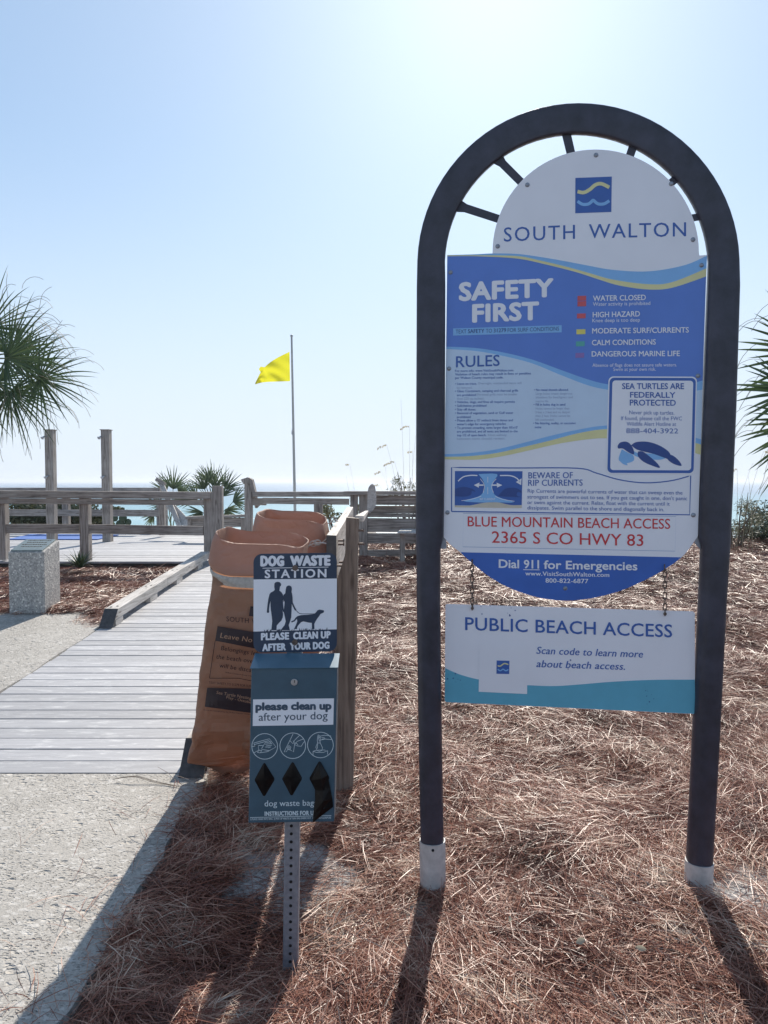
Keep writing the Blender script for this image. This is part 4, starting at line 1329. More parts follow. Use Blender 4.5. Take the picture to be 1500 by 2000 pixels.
put_text(m, bag_surf, 'TEXT SAFETY TO 31279 FOR SURF CONDITIONS', zb_(200, 1294), zb_(620, 1330), 4.4, .004, 0, 1, 0)
for a, c in [((242, 1005), (204, 1258)), ((204, 1258), (400, 1258)), ((400, 1258), (560, 1290))]:
    pts = [(a[0] + (c[0] - a[0]) * i / 10, a[1] + (c[1] - a[1]) * i / 10) for i in range(11)]
    ribbon(m, bag_surf, [zb_(*p) for p in pts], 1.1, 0)
for k, (x0, x1, y) in enumerate([(310, 520, 1222), (165, 480, 1475)]):
    put_text(m, bag_surf, 'Walton County municipal ordinance' if k == 0 else 'Donations maintained by the Walton County Tourism', zb_(x0, y), zb_(x1, y + 30), 2.8, .002, 0, 1, 0)
m.build('bag_print', M_BAGINK, bodyo, fix=False)
m = MB()
put_text(m, bag_surf, 'Leave No Trace', zb_(275, 985), zb_(640, 1040), 10, .012, .2, 1.05, .0012)
put_text(m, bag_surf, 'Sea Turtle Nesting Season', zb_(250, 1362), zb_(580, 1420), 6, .006, .2, 1, .0012)
put_text(m, bag_surf, 'May - October', zb_(316, 1394), zb_(500, 1432), 5.4, .006, .2, 1, .0012)
m.build('bag_lettering', M_BAGPAPER, bodyo, fix=False)

YB2 = 4.15
bag2 = thing('paper_bag', P(560, 1330, YB2), 'plain brown paper bag farther back, its open rim showing above the printed bag', 'paper bag', 'brown paper bags on the rack')
rows2 = dens([(1075, 492, 640, .17, .62, -.13), (1130, 490, 635, .17, .6, -.1), (1250, 485, 625, .16, .6, -.05), (1320, 480, 610, .11, .7, 0), (1345, 500, 590, .04, .9, 0)], 5)
m = shell_mb(loft(rows2, YB2, 56, .008, 8)); m.build('bag_body', M_PAPER, bag2, smooth=True, angle=35)
T2 = -.17
cuff2 = dens([(1078, 494, 645, .185, .30, T2), (1060, 497, 645, .187, .30, T2), (1030, 502, 641, .18, .30, T2), (1010, 507, 637, .172, .30, T2), (1008, 509, 636, .167, .30, T2), (1012, 511, 634, .162, .30, T2), (1040, 508, 634, .162, .30, T2), (1075, 500, 636, .165, .30, T2)], 4)
m = shell_mb(loft(cuff2, YB2, 96, .006, 9, .10)); m.build('cuff', M_PAPERLIGHT, bag2, smooth=True, angle=16)

# wire hooks between the bags and the rail
for i, pts in enumerate([[P(588, 1078, 3.95), P(600, 1070, 3.9), P(612, 1062, 3.85), P(625, 1063, 3.8), P(640, 1050, 3.75), P(646, 1044, 3.72)],
                         [P(585, 1062, 3.95), P(600, 1066, 3.85), P(620, 1060, 3.8), P(640, 1062, 3.7)],
                         [P(632, 1020, 4.35), P(645, 1022, 4.3), P(652, 1015, 4.25), P(660, 1018, 4.2)]]):
    m = MB(); m.tube([tuple(p) for p in spline([tuple(q) for q in pts], 5)], .0035, 6)
    c = Vector(pts[2]); lp = [c + Vector((math.cos(a) * .018, 0, math.sin(a) * .014)) for a in np.linspace(0, 6.28, 14)[:-1]]
    m.tube(lp, .003, 6, closed=True)
    m.build('hook_wire', M_ROPE, rack, smooth=True)

# ------------------------------------------------------------------ pedestal with plaque
YP = 7.55
zp = 0.05 * (YP - 3.87) + .006
pl = P(20, 1212, YP); pr = P(88, 1215, YP)
ped = thing('stone_pedestal', ((pl.x + pr.x) / 2, YP, zp), 'pebbled concrete pedestal with a slanted metal plaque on top', 'pedestal')
x0, x1 = P(17, 1150, YP).x, P(86.5, 1150, YP).x
dpt = .40
dxs = -.01
ztf, ztb = P(50, 1078, YP).z, P(60, 1055, YP + dpt).z
m = MB()
f4 = [Vector((x0, YP, zp)), Vector((x1, YP, zp)), Vector((x1, YP, ztf)), Vector((x0, YP, ztf))]
b4 = [Vector((x0 + dxs, YP + dpt, zp)), Vector((x1 + dxs, YP + dpt, zp)), Vector((x1 + dxs, YP + dpt, ztb)), Vector((x0 + dxs, YP + dpt, ztb))]
m.hexa(f4, b4)
m.build('block', M_AGG, ped, bevel=.012)
nt_ = (f4[2] - f4[3]).cross(b4[3] - f4[3]).normalized()
lerp = lambda u, v_: (f4[3] * (1 - u) + f4[2] * u) * (1 - v_) + (b4[3] * (1 - u) + b4[2] * u) * v_
m = MB()
q = [lerp(.06, .04), lerp(.94, .04), lerp(.90, .96), lerp(.04, .96)]
m.hexa([p + nt_ * .001 for p in q], [p + nt_ * .016 for p in q])
plq = m.build('plaque', M_BRONZE, ped, bevel=.002)
m = MB()
for i, v_ in enumerate((.82, .64, .46, .28)):
    u = .16 + .05 * (i % 2)
    k = u
    while k < 1 - u:
        w_ = random.uniform(.02, .06)
        m.add([lerp(k, v_) + nt_ * .0165, lerp(k + w_, v_) + nt_ * .0165, lerp(k + w_, v_ + .07) + nt_ * .0165, lerp(k, v_ + .07) + nt_ * .0165], [(0, 1, 2, 3)])
        k += w_ + .015
m.build('raised_text', M_DARK, plq, fix=False)

# ------------------------------------------------------------------ railings
def rail_fence(name, label, posts, Y, top_bot, boards, cap, cat='railing', depth=.14, post_mat=None, group=None):
    """posts: (xl, xr, ytop, ybot) in pixels at depth Y; boards: (x0,x1,y0l,y0r,th px)"""
    c = P((posts[0][0] + posts[-1][1]) / 2, top_bot[1], Y)
    t = thing(name, (c.x, Y, DZ), label, cat, group)
    for (xl, xr, yt, yb) in posts:
        a, b_ = P(xl, yt, Y), P(xr, yb, Y)
        m = MB(); m.box(((a.x + b_.x) / 2, Y + depth / 2, (a.z + b_.z) / 2), (b_.x - a.x, depth, a.z - b_.z)); m.build('post', post_mat or WZ, t, bevel=.006)
    for (xa, xb, ya, yb, th, off, thick) in boards:
        a0, a1 = P(xa, ya, Y + off), P(xb, yb, Y + off)
        b0, b1 = P(xa, ya + th, Y + off), P(xb, yb + th, Y + off)
        m = MB()
        m.hexa([a0, a1, b1, b0], [v + Vector((0, thick, 0)) for v in (a0, a1, b1, b0)])
        m.build('board', WX, t, bevel=.004)
    for (xa, xb, ya, yb, th, off, thick) in cap:
        a0, a1 = P(xa, ya, Y + off), P(xb, yb, Y + off)
        b0, b1 = P(xa, ya + th, Y + off), P(xb, yb + th, Y + off)
        m = MB()
        m.hexa([a0, a1, b1, b0], [v + Vector((0, thick, 0)) for v in (a0, a1, b1, b0)])
        m.build('top_cap', WX, t, bevel=.005)
    return t


rail_fence('wooden_railing', 'grey wooden railing with two rails along the front of the deck, behind the pedestal',
           [(-150, -130, 969, 1093), (-5, 11, 969, 1094), (154, 173.5, 970, 1098), (397, 417, 960.5, 1092), (415, 434, 949, 1092)], 11.05, (960, 1093),
           [(-240, 397, 971, 976, 11, -.045, .04), (-240, 154, 1023, 1024, 18, .02, .04), (173, 397, 1024, 1028, 18, .02, .04)],
           [(-240, 410, 957, 961, 14, -.07, .2)])
rail_fence('wooden_railing', 'farther pale topped wooden railing along the seaward edge of the deck, behind the shower posts',
           [(-60, -45, 960, 1042), (120, 134, 960, 1042), (305, 325, 985, 1040)], 17.3, (955, 1040),
           [(-160, 325, 994, 996, 13, -.04, .04)], [(-160, 312, 952.5, 952.5, 8, -.1, .22)])
# right railing with post and slanted brace
t = rail_fence('wooden_railing', 'wooden railing with a tall chamfered end post, behind the paper bags, before the sea',
               [(477, 492, 938, 1050), (613, 630, 984, 1050)], 13.2, (962, 1050), [(513, 682, 972, 974, 12, .01, .04), (492, 520, 973, 973, 14, .05, .04)], [(493, 720, 960.5, 960, 10, -.03, .2)])
m = MB(); m.prism([P(*q, 13.18) for q in [(472, 937), (484, 932), (492, 937), (499, 962), (492, 962), (488, 944), (475, 945)]], [P(*q, 13.18) + Vector((0, .16, 0)) for q in [(472, 937), (484, 932), (492, 937), (499, 962), (492, 962), (488, 944), (475, 945)]])
m.build('post_cap', WZ, t, bevel=.004)
m = MB(); m.beam(P(490, 945, 13.3), P(503, 990, 13.5), .05, .1); m.build('brace', WZ, t, bevel=.004)
# board fence
t = rail_fence('board_fence', 'grey fence of wide horizontal boards, beside the sign frame behind the bag rail',
               [(684, 699, 964, 1092), (701, 718, 964, 1092), (812, 830, 964, 1090)], 11.5, (960, 1090),
               [(718, 850, 967, 968, 19, .02, .045), (718, 850, 1003, 1004, 7, .05, .045), (718, 850, 1012, 1013, 27, .02, .045), (718, 850, 1041.5, 1042, 20, .02, .045), (718, 850, 1074, 1073, 15, .02, .045)],
               [(671, 850, 959.5, 959, 7.5, -.06, .2)])
m = MB(); m.hexa([P(718, 988, 11.6), P(850, 988, 11.6), P(850, 1003, 11.6), P(718, 1003, 11.6)], [P(718, 988, 11.6) + Vector((0, .04, 0)), P(850, 988, 11.6) + Vector((0, .04, 0)), P(850, 1003, 11.6) + Vector((0, .04, 0)), P(718, 1003, 11.6) + Vector((0, .04, 0))]); m.build('recessed_board', WX, t)
# pale handrail end
hr = P(727, 1000, 11.3)
m = MB()
q = spline([(717, 998), (718, 965), (720, 952), (727, 945), (733, 953), (735, 975), (733, 990), (722, 1003)], 3)
m.prism([P(*p, 11.3) for p in q], [P(*p, 11.3) + Vector((0, .06, 0)) for p in q])
tag(m.build('handrail_end', WPALE, None), 'pale rounded end of a wooden handrail standing up beside the board fence', 'handrail')
# bench plank seen against the fence
t = thing('low_bench', P(800, 1085, 11.0), 'low bench plank catching the sun in front of the board fence', 'bench')
m = MB(); m.hexa([P(776, 1040, 10.9), P(850, 1041, 10.9), P(850, 1043.5, 10.9), P(776, 1042.5, 10.9)], [P(782, 1033, 11.3), P(850, 1033, 11.3), P(850, 1036, 11.3), P(782, 1036, 11.3)]); m.build('seat', WPALE, t, bevel=.003)
for x in (786, 842):
    m = MB(); a = P(x, 1043, 11.0); m.box((a.x, 11.05, (a.z + .33) / 2), (.08, .08, a.z - .33)); m.build('leg', WZ, t)

# stair handrail going down and low boardwalk wall
t = thing('stair_rail', P(360, 1030, 15.2), 'slanting pale wooden stair rail with a bent grip beside the palmettos', 'stair rail')
m = MB(); m.beam(P(314, 942, 15.9), P(352, 1030, 15.0), .10, .06, up=(0, -1, .2)); m.build('rail_board', WPALE, t, bevel=.005)
m = MB(); m.beam(P(330, 985, 15.7), P(372, 1030, 14.9), .17, .05, up=(0, -1, .2)); m.build('stringer', WPALE, t, bevel=.005)
m = MB(); m.beam(P(306, 936, 15.9), P(322, 946, 15.85), .08, .11, up=(0, -1, .2)); m.build('grip', WX, t, bevel=.01)
m = MB(); a, c = P(311, 985, 15.95), P(323, 1045, 15.95); m.box(((a.x + c.x) / 2, 15.95, (a.z + c.z) / 2), (c.x - a.x, .1, a.z - c.z)); m.build('post', WZ, t, bevel=.004)
rail_fence('low_wall', 'low grey boardwalk wall with a pale cap in front of the palmetto clump', [(366, 374, 1012, 1040), (470, 480, 1012, 1040)], 14.6, (1010, 1040),
           [(366, 480, 1013, 1011, 18, .02, .04)], [(362, 482, 1009, 1005, 5, -.04, .16)], cat='low wall')

# ------------------------------------------------------------------ shower posts and mat
for k, (x, lab) in enumerate([(98, 'grey square shower post on the deck, leftmost, with two small shower fittings'), (208, 'grey square shower post on the deck, nearer the stair rail, with shower fittings')]):
    Yt = 14.6
    ax, bx = P(x - 11.5, 840, Yt), P(x + 4.5, 840, Yt)
    w_ = bx.x - ax.x
    t = thing('shower_post', ((ax.x + bx.x) / 2, Yt + w_ / 2, DZ), lab, 'shower post', 'shower posts on the deck')
    zt_ = ax.z
    m = MB(); sk = .055
    f4_ = [Vector((ax.x, Yt, DZ)), Vector((bx.x, Yt, DZ)), Vector((bx.x, Yt, zt_)), Vector((ax.x, Yt, zt_))]
    b4_ = [v + Vector((0, w_, 0)) for v in f4_]
    m.hexa(f4_, b4_); m.build('column', WZ, t, bevel=.006)
    m = MB(); m.box(((ax.x + bx.x) / 2, Yt + w_ / 2, zt_ + .008), (w_ + .03, w_ + .03, .014)); m.build('cap', WX, t)
    for (yy_, dx) in ((853, -6), (930, 0)):
        c = P(x - 3 + dx, yy_, Yt)
        m = MB(); m.tube([c + Vector((0, .0, 0)), c + Vector((0, -.06, .0)), c + Vector((-.02, -.10, -.03))], [.016, .016, .022], 10)
        m.dome(c + Vector((-.02, -.10, -.03)), (-.3, -.6, -.7), .035, .02)
        m.build('shower_head' if yy_ < 900 else 'push_button', M_STEEL, t, smooth=True)
m = MB(); z_ = DZ + .008
q = [on_z(15, 1054, z_), on_z(190, 1054, z_), on_z(232, 1045.5, z_), on_z(60, 1044, z_)]
m.hexa([Vector((p.x, p.y, z_)) for p in q], [Vector((p.x, p.y, z_ + .012)) for p in q])
tag(m.build('rubber_mat', M_TARP, None), 'flat blue mat lying on the deck under the shower posts', 'mat')

# ------------------------------------------------------------------ flagpole and flag
YF = 24.0
pt0, ptb = P(569.5, 657, YF), P(576, 990, YF)
dirp = (ptb - pt0)
bz = gz(ptb.x, YF) - .3
foot = pt0 + dirp * ((bz - pt0.z) / dirp.z)
fp = thing('flagpole', foot, 'tall slim grey pole flying a yellow flag, rising behind the wooden railing', 'flagpole')
m = MB(); m.tube([foot, pt0], [.055, .030], 12); m.build('pole', M_FLAGPOLE, fp, smooth=True)
m = MB(); m.tube([pt0, pt0 + Vector((0, 0, .02))], .05, 10); m.dome(pt0 + Vector((0, 0, .02)), (0, 0, 1), .04, .04); m.build('truck_cap', M_FLAGPOLE, fp)
m = MB(); m.tube([P(570.5, 690, YF - .06), P(573.5, 850, YF - .06), P(574, 880, YF - .06)], .008, 5); m.build('halyard', M_ROPE, fp)
m = MB(); m.tube([P(571.5, 838, YF - .06), P(570, 846, YF - .07), P(573, 852, YF - .06)], .02, 6); m.build('cleat', M_STEEL, fp)
top = spline([(565.5, 687), (545, 697), (530, 706), (518, 716), (513, 722), (507, 731), (499, 747)], 5)
bot = spline([(566.5, 744.5), (550, 745), (535, 745.5), (522, 746), (513, 747), (506, 748.5), (498, 751)], 5)
m = MB(); nn = len(top); nv = 10
for i in range(nn):
    for j in range(nv + 1):
        t_ = j / nv
        x = top[i][0] * (1 - t_) + bot[i][0] * t_; y = top[i][1] * (1 - t_) + bot[i][1] * t_
        s_ = i / (nn - 1)
        m.v.append(tuple(P(x, y, YF + .20 * s_ * math.sin(s_ * 9 + t_ * 2.2) + .07 * math.sin(t_ * 9 + s_ * 7) * (.25 + s_) + .03 * math.sin(s_ * 23 + t_ * 12))))
for i in range(nn - 1):
    for j in range(nv):
        a = i * (nv + 1) + j
        m.f.append((a, a + 1, a + nv + 2, a + nv + 1))
q = [(517, 717), (509, 716), (505.5, 721), (509, 727), (512, 724)]
m.poly([P(*p, YF + .12) for p in q])
flag = m.build('flag', M_FLAG, None, smooth=True, fix=False, angle=180)
tag(flag, 'plain yellow flag blowing from the grey pole', 'flag')


# ------------------------------------------------------------------ plants
def fan(m, hub, axis, normal, rad, n=38, span=300, droop=.35, width=.03, rg=random, fil=None):
    """one fan-palm blade: folded leaflets from hub around axis"""
    hub, a, nn = Vector(hub), Vector(axis).normalized(), Vector(normal).normalized()
    nn = (nn - a * nn.dot(a)).normalized()
    s = a.cross(nn)
    for i in range(n):
        th = R(-span / 2 + span * (i + .5) / n + rg.uniform(-3.2, 3.2))
        d = a * math.cos(th) + s * math.sin(th)
        L = rad * (0.72 + .28 * math.cos(th / 2) ** 2) * rg.uniform(.74, 1.10)
        side = d.cross(nn).normalized()
        dr = droop * rg.uniform(.6, 1.5)
        o = len(m.v); segs = 7
        twist = rg.uniform(-.5, .5)
        for k in range(segs + 1):
            t = k / segs
            w = width * (0.35 + 1.3 * t if t < .35 else (0.80 * (1 - (t - .35) / .65) ** .8 + .01))
            p = hub + d * (L * t) + nn * (.10 * L * t * (1 - t)) - Vector((0, 0, 1)) * (dr * L * max(0, t - .35) ** 2.2)
            sd = (side * math.cos(twist) + nn * math.sin(twist))
            m.v += [tuple(p - sd * w * .5), tuple(p + nn * (-.22 * w)), tuple(p + sd * w * .5)]
        for k in range(segs):
            q = o + k * 3
            m.f += [(q, q + 1, q + 4, q + 3), (q + 1, q + 2, q + 5, q + 4)]
        if fil is not None and rg.random() < .55:
            p0 = hub + d * (L * rg.uniform(.55, .85))
            pts = [p0]
            v_ = (d + side * rg.uniform(-.7, .7)).normalized()
            for k in range(6):
                v_ = (v_ + Vector((rg.uniform(-.2, .2), rg.uniform(-.2, .2), -.30))).normalized()
                pts.append(pts[-1] + v_ * rad * .075)
            fil.tube(pts, rad * .0035, 3, caps=False)


def palm(name, base, crown, fronds, label, cat, mat_, trunk_r=.14, dead=0):
    t = thing(name, base, label, cat)
    m = MB(); pts, rs = [], []
    for i in range(15):
        s_ = i / 14
        p = Vector(base).lerp(Vector(crown), s_); p.x += .03 * math.sin(s_ * 5)
        pts.append(p); rs.append(trunk_r * (1.15 - .2 * s_ + (.06 if i % 2 else -.03)))
    m.tube(pts, rs, 12); m.build('trunk', M_TRUNK, t, smooth=True, angle=70)
    mf, mp, mfi = MB(), MB(), MB()
    for (hub, axis, normal, rad, n_, span, droop, w_) in fronds:
        fan(mf, hub, axis, normal, rad, n_, span, droop, w_, random, mfi)
        c = Vector(crown); h = Vector(hub); mid = c.lerp(h, .5) + Vector((0, 0, .06))
        mp.tube([c, mid, h, h + Vector(axis).normalized() * rad * .12], [.016, .013, .009, .004], 5)
    mf.build('crown', mat_, t, fix=False)
    mp.build('leaf_stem', M_PETIOLE, t, smooth=True)
    if mfi.f: mfi.build('leaf_fibre', M_DEADFROND, t, fix=False)
    return t


random.seed(21)
YL = 9.2
cl = P(-70, 720, YL)
fr_ = []
def fr_px(px, py, Y, ax, ay, rad_px, n_=40, span=290, droop=.3, w_=.031, az=0.0, nrm=None):
    h = P(px, py, Y)
    nn = nrm or Vector((random.uniform(-.35, .35), -1, random.uniform(-.1, .4)))
    return (h, Vector((ax, az, -ay)), nn, rad_px / F * Y, n_, span, droop, w_)
left_fronds = [fr_px(78, 740, YL - .2, 1, .18, 119, 33, 260, .22), fr_px(20, 690, YL + .2, .6, -.8, 126, 34, 240, .15), fr_px(10, 700, YL - .35, .9, -.1, 133, 30, 200, .3),
               fr_px(20, 765, YL - .1, .45, .9, 117, 33, 240, .35), fr_px(-20, 640, YL + .1, .2, -1, 128, 31, 240, .2), fr_px(-60, 780, YL - .3, 0, 1, 128, 31, 240, .4), fr_px(-150, 680, YL, -1, -.2, 128, 31, 260, .3),
               fr_px(-140, 780, YL + .3, -.8, .7, 128, 31, 260, .3), fr_px(-110, 620, YL - .2, -.5, -1, 128, 31, 240, .2), fr_px(48, 715, YL + .45, .9, -.55, 112, 31, 210, .25),
               fr_px(-10, 745, YL + .4, .5, .6, 117, 30, 240, .4)]
palm('fan_palm', (cl.x, YL, .24), cl, left_fronds, 'green fan palm leaning into the sky above the shower posts', 'palm tree', M_PALM, .15)
YR = 6.2
cr = P(1640, 790, YR)
right_fronds = [fr_px(1556, 765, YR - .2, -1, -.02, 132, 27, 230, .10, .058), fr_px(1600, 690, YR + .15, -.75, -.6, 165, 20, 130, .06, .052), fr_px(1590, 830, YR - .4, -.8, .55, 150, 20, 130, .15, .052), fr_px(1640, 660, YR, 0, -1, 150, 28, 240, .2, .05),
                fr_px(1720, 760, YR, 1, 0, 150, 28, 260, .3, .05), fr_px(1680, 860, YR - .2, .3, 1, 150, 28, 240, .4, .05)]
palm('fan_palm', (cr.x, YR, gz(cr.x, YR)), cr, right_fronds, 'dark spiky fan palm poking out beside the arched sign frame, above the dunes', 'palm tree', M_PALM, .13)


def palmetto(px, py, Y, hubs, label):
    b_ = P(px, py, Y); base = (b_.x, Y, gz(b_.x, Y))
    t = thing('palmetto', base, label, 'palmetto', 'palmettos beyond the deck')
    mf, mp, mfi = MB(), MB(), MB()
    for (hx, hy, ax, ay, rp) in hubs:
        Yh = Y + random.uniform(-.4, .4)
        h = P(hx, hy, Yh)
        fan(mf, h, Vector((ax, random.uniform(-.3, .3), -ay)), Vector((random.uniform(-.5, .5), -1, random.uniform(-.2, .5))), rp * 1.15 / F * Y, 15, 130, .05, .050, random, mfi)
        mp.tube([Vector(base) + Vector((random.uniform(-.1, .1), 0, 0)), Vector(base).lerp(h, .6) + Vector((0, 0, .1)), h], [.016, .012, .008], 5)
    mf.build('fronds', M_PALMETTO, t, fix=False); mp.build('leaf_stem', M_PETIOLE, t)
    return t


palmetto(420, 1000, 18.6, [(400, 955, -.5, -1, 42), (420, 950, .05, -1, 48), (440, 955, .6, -.9, 44), (385, 975, -1, -.5, 40), (455, 980, 1, -.3, 36), (415, 985, -.2, -.6, 42), (440, 995, .7, .5, 36), (395, 1000, -.8, .5, 34), (430, 970, .3, -1, 40), (408, 940, -.2, -1, 32)],
         'big palmetto clump beside the stair rail, with spiky upright fans')
palmetto(335, 1000, 19.4, [(325, 960, -.7, -.9, 38), (338, 955, .2, -1, 42), (350, 965, .8, -.8, 34), (320, 985, -1, .1, 32), (300, 1005, -.9, .6, 26)], 'smaller palmetto behind the slanting stair rail, half hidden')


def leafy(name, label, cat, centre, radii, n_leaf, size, mat_, clumps=9, group=None, stems=8, seed=1, flat_=.5):
    rg = np.random.default_rng(seed)
    c = Vector(centre); base = (c.x, c.y, gz(c.x, c.y) - .05)
    t = thing(name, base, label, cat, group)
    cl_ = [(rg.uniform(-.75, .75), rg.uniform(-.75, .75), rg.uniform(-.8, .75), rg.uniform(.25, .5)) for _ in range(clumps)]
    m = MB()
    for i in range(n_leaf):
        q = cl_[i % clumps]
        d = rg.normal(size=3); d /= np.linalg.norm(d)
        rr = q[3] * (rg.random() ** .35)
        p = c + Vector(((q[0] + d[0] * rr) * radii[0], (q[1] + d[1] * rr) * radii[1], (q[2] + d[2] * rr) * radii[2]))
        a = Vector(rg.normal(size=3)).normalized(); b2 = a.orthogonal().normalized()
        s_ = size * rg.uniform(.5, 1.3)
        m.add([p - a * s_, p + b2 * s_ * flat_, p + a * s_, p - b2 * s_ * flat_], [(0, 1, 2, 3)])
    m.build('foliage', mat_, t, fix=False)
    m = MB()
    for i in range(stems):
        q = cl_[i % clumps]
        e = c + Vector((q[0] * radii[0], q[1] * radii[1], (q[2] + .5) * radii[2]))
        b0 = Vector(base) + Vector((rg.uniform(-.3, .3) * radii[0], 0, 0))
        m.tube([b0, b0.lerp(e, .5) + Vector((rg.uniform(-.05, .05), 0, .05)), e], [.018, .012, .004], 5)
    m.build('stem', M_TWIG, t)
    return t


hp_ = lambda px, py, Y: P(px, py, Y)
leafy('shrub', 'dense dark shrub behind the far railing, at the foot of the leftmost shower post', 'shrub', hp_(60, 1008, 19.0), (1.15, .6, .36), 7000, .05, M_SHRUB, 20, 'shrubs behind the far railing', 8, 4)
leafy('shrub', 'dense dark shrub behind the far railing, next to the prickly pear', 'shrub', hp_(150, 1010, 19.0), (1.15, .6, .36), 7000, .05, M_SHRUB, 20, 'shrubs behind the far railing', 8, 5)
leafy('shrub', 'thin pale twiggy shrub in the gap of the railing above the bag rail', 'shrub', hp_(665, 1008, 14.4), (.42, .3, .26), 900, .035, M_SHRUBPALE, 10, None, 8, 6)
leafy('shrub', 'wispy green shrub poking up over the board fence beside the sign frame', 'shrub', hp_(795, 955, 12.6), (.34, .3, .30), 700, .03, M_SHRUBPALE, 8, None, 8, 8, .22)
leafy('shrub', 'dark dense dune shrub at the right edge of the photo, below the spiky palm', 'shrub', hp_(1500, 1020, 13.0), (.72, .7, .40), 5200, .030, M_SHRUB, 18, None, 14, 10)
leafy('shrub', 'wispy grey green dune shrub just beside the sign frame, next to the dark shrub', 'shrub', hp_(1438, 1012, 12.6), (.40, .4, .40), 1500, .026, M_SHRUBPALE, 10, None, 10, 11, .25)

# prickly pear beyond the deck
t = thing('prickly_pear', (hp_(240, 1030, 18.4).x, 18.4, .2), 'low prickly pear with round pads behind the second shower post', 'cactus')
m = MB()
for (x, y, r_) in [(232, 1000, 6), (240, 1012, 8), (224, 1012, 7), (248, 1000, 5), (235, 1024, 9), (250, 1020, 7)]:
    c = P(x, y, 18.4); k_ = r_ / F * 18.4
    m.dome(c, (random.uniform(-.4, .4), -1, .1), k_, k_ * .25, 12, 4); m.dome(c, (0, 1, -.1), k_, k_ * .25, 12, 4)
m.build('pads', plain('cactus_green', (.05, .085, .05), .6), t, smooth=True, fix=False)

# sago by the railing
pc = P(156, 1112, 10.3)
sb = Vector((pc.x, 10.3, .34))
sg_ = thing('sago_plant', sb, 'small spiky sago plant in the pine straw beside the pedestal', 'sago plant')
m = MB()
for i in range(60):
    az = i * 2.4; el = R(random.uniform(15, 80))
    d = Vector((math.cos(az) * math.cos(el), math.sin(az) * math.cos(el), math.sin(el)))
    L = random.uniform(.24, .40); sd = d.cross(Vector((0, 0, 1))).normalized()
    o = len(m.v)
    for k in range(6):
        s_ = k / 5
        p = sb + d * L * s_ - Vector((0, 0, 1)) * .10 * s_ ** 2 * L * 2
        w_ = .042 * (1 - s_ * .92)
        m.v += [tuple(p - sd * w_ * .5 + Vector((0, 0, .2 * w_))), tuple(p), tuple(p + sd * w_ * .5 + Vector((0, 0, .2 * w_)))]
    for k in range(5):
        q = o + 3 * k
        m.f += [(q, q + 1, q + 4, q + 3), (q + 1, q + 2, q + 5, q + 4)]
m.build('leaves', M_CYCAD, sg_, fix=False)


def sea_oats(stalks, Y, label, seed):
    rg = random.Random(seed)
    b_ = P(stalks[0][0], 990, Y)
    t = thing('sea_oats', (b_.x, Y, gz(b_.x, Y)), label, 'sea oats', 'sea oats on the dune')
    m, h_ = MB(), MB()
    for (x0, y0, x1, y1, head_) in stalks:
        a, c = P(x0, y0, Y), P(x1, y1, Y)
        a = Vector((a.x, Y, min(a.z, gz(a.x, Y) + .05)))
        pts = [a.lerp(c, k / 8) + Vector((.0, 0, 0)) for k in range(9)]
        bend = (c.x - a.x)
        for k in range(9):
            pts[k].x = a.x + bend * (k / 8) ** 1.8
        m.tube(pts, [.0035, .0035, .003, .003, .003, .0025, .002, .002, .0015], 4, caps=False)
        if head_:
            e = pts[-1]; d = Vector((math.copysign(1, bend), 0, -.1)).normalized()
            for k in range(int(16 * head_)):
                e = e + d * .022; d = (d + Vector((0, 0, -.08))).normalized()
                for s_ in (-1, 1):
                    p = e + Vector((rg.uniform(-.01, .01), rg.uniform(-.02, .02), -.018 + rg.uniform(-.012, .012)))
                    h_.add([p + Vector((-.008, 0, .014)), p + Vector((.010, 0, .004)), p + Vector((.006, 0, -.020)), p + Vector((-.008, 0, -.008))], [(0, 1, 2, 3)])
    m.build('stalks', M_OATS, t, fix=False)
    if h_.f: h_.build('seed_heads', M_OATS, t, fix=False)


sea_oats([(790, 960, 783, 780, 0), (800, 960, 800, 830, .5), (785, 960, 755, 868, .5), (795, 960, 770, 900, .6), (806, 960, 806, 880, .3), (780, 960, 745, 920, .4), (800, 960, 812, 850, 0), (700, 965, 683, 905, .2), (690, 965, 676, 930, 0), (770, 965, 740, 945, .3), (760, 960, 752, 905, 0)], 13.4,
         'thin dry sea oats rising over the board fence beside the sign frame', 3)
sea_oats([(1430, 1040, 1470, 905, 0), (1440, 1040, 1440, 915, 1.0), (1435, 1040, 1500, 930, .4), (1470, 1040, 1462, 930, 0), (1450, 1040, 1492, 880, .3), (1425, 1040, 1425, 900, .8), (1460, 1040, 1520, 900, 1)], 11.6, 'drooping sea oats with seed heads at the edge of the photo, below the spiky palm', 5)

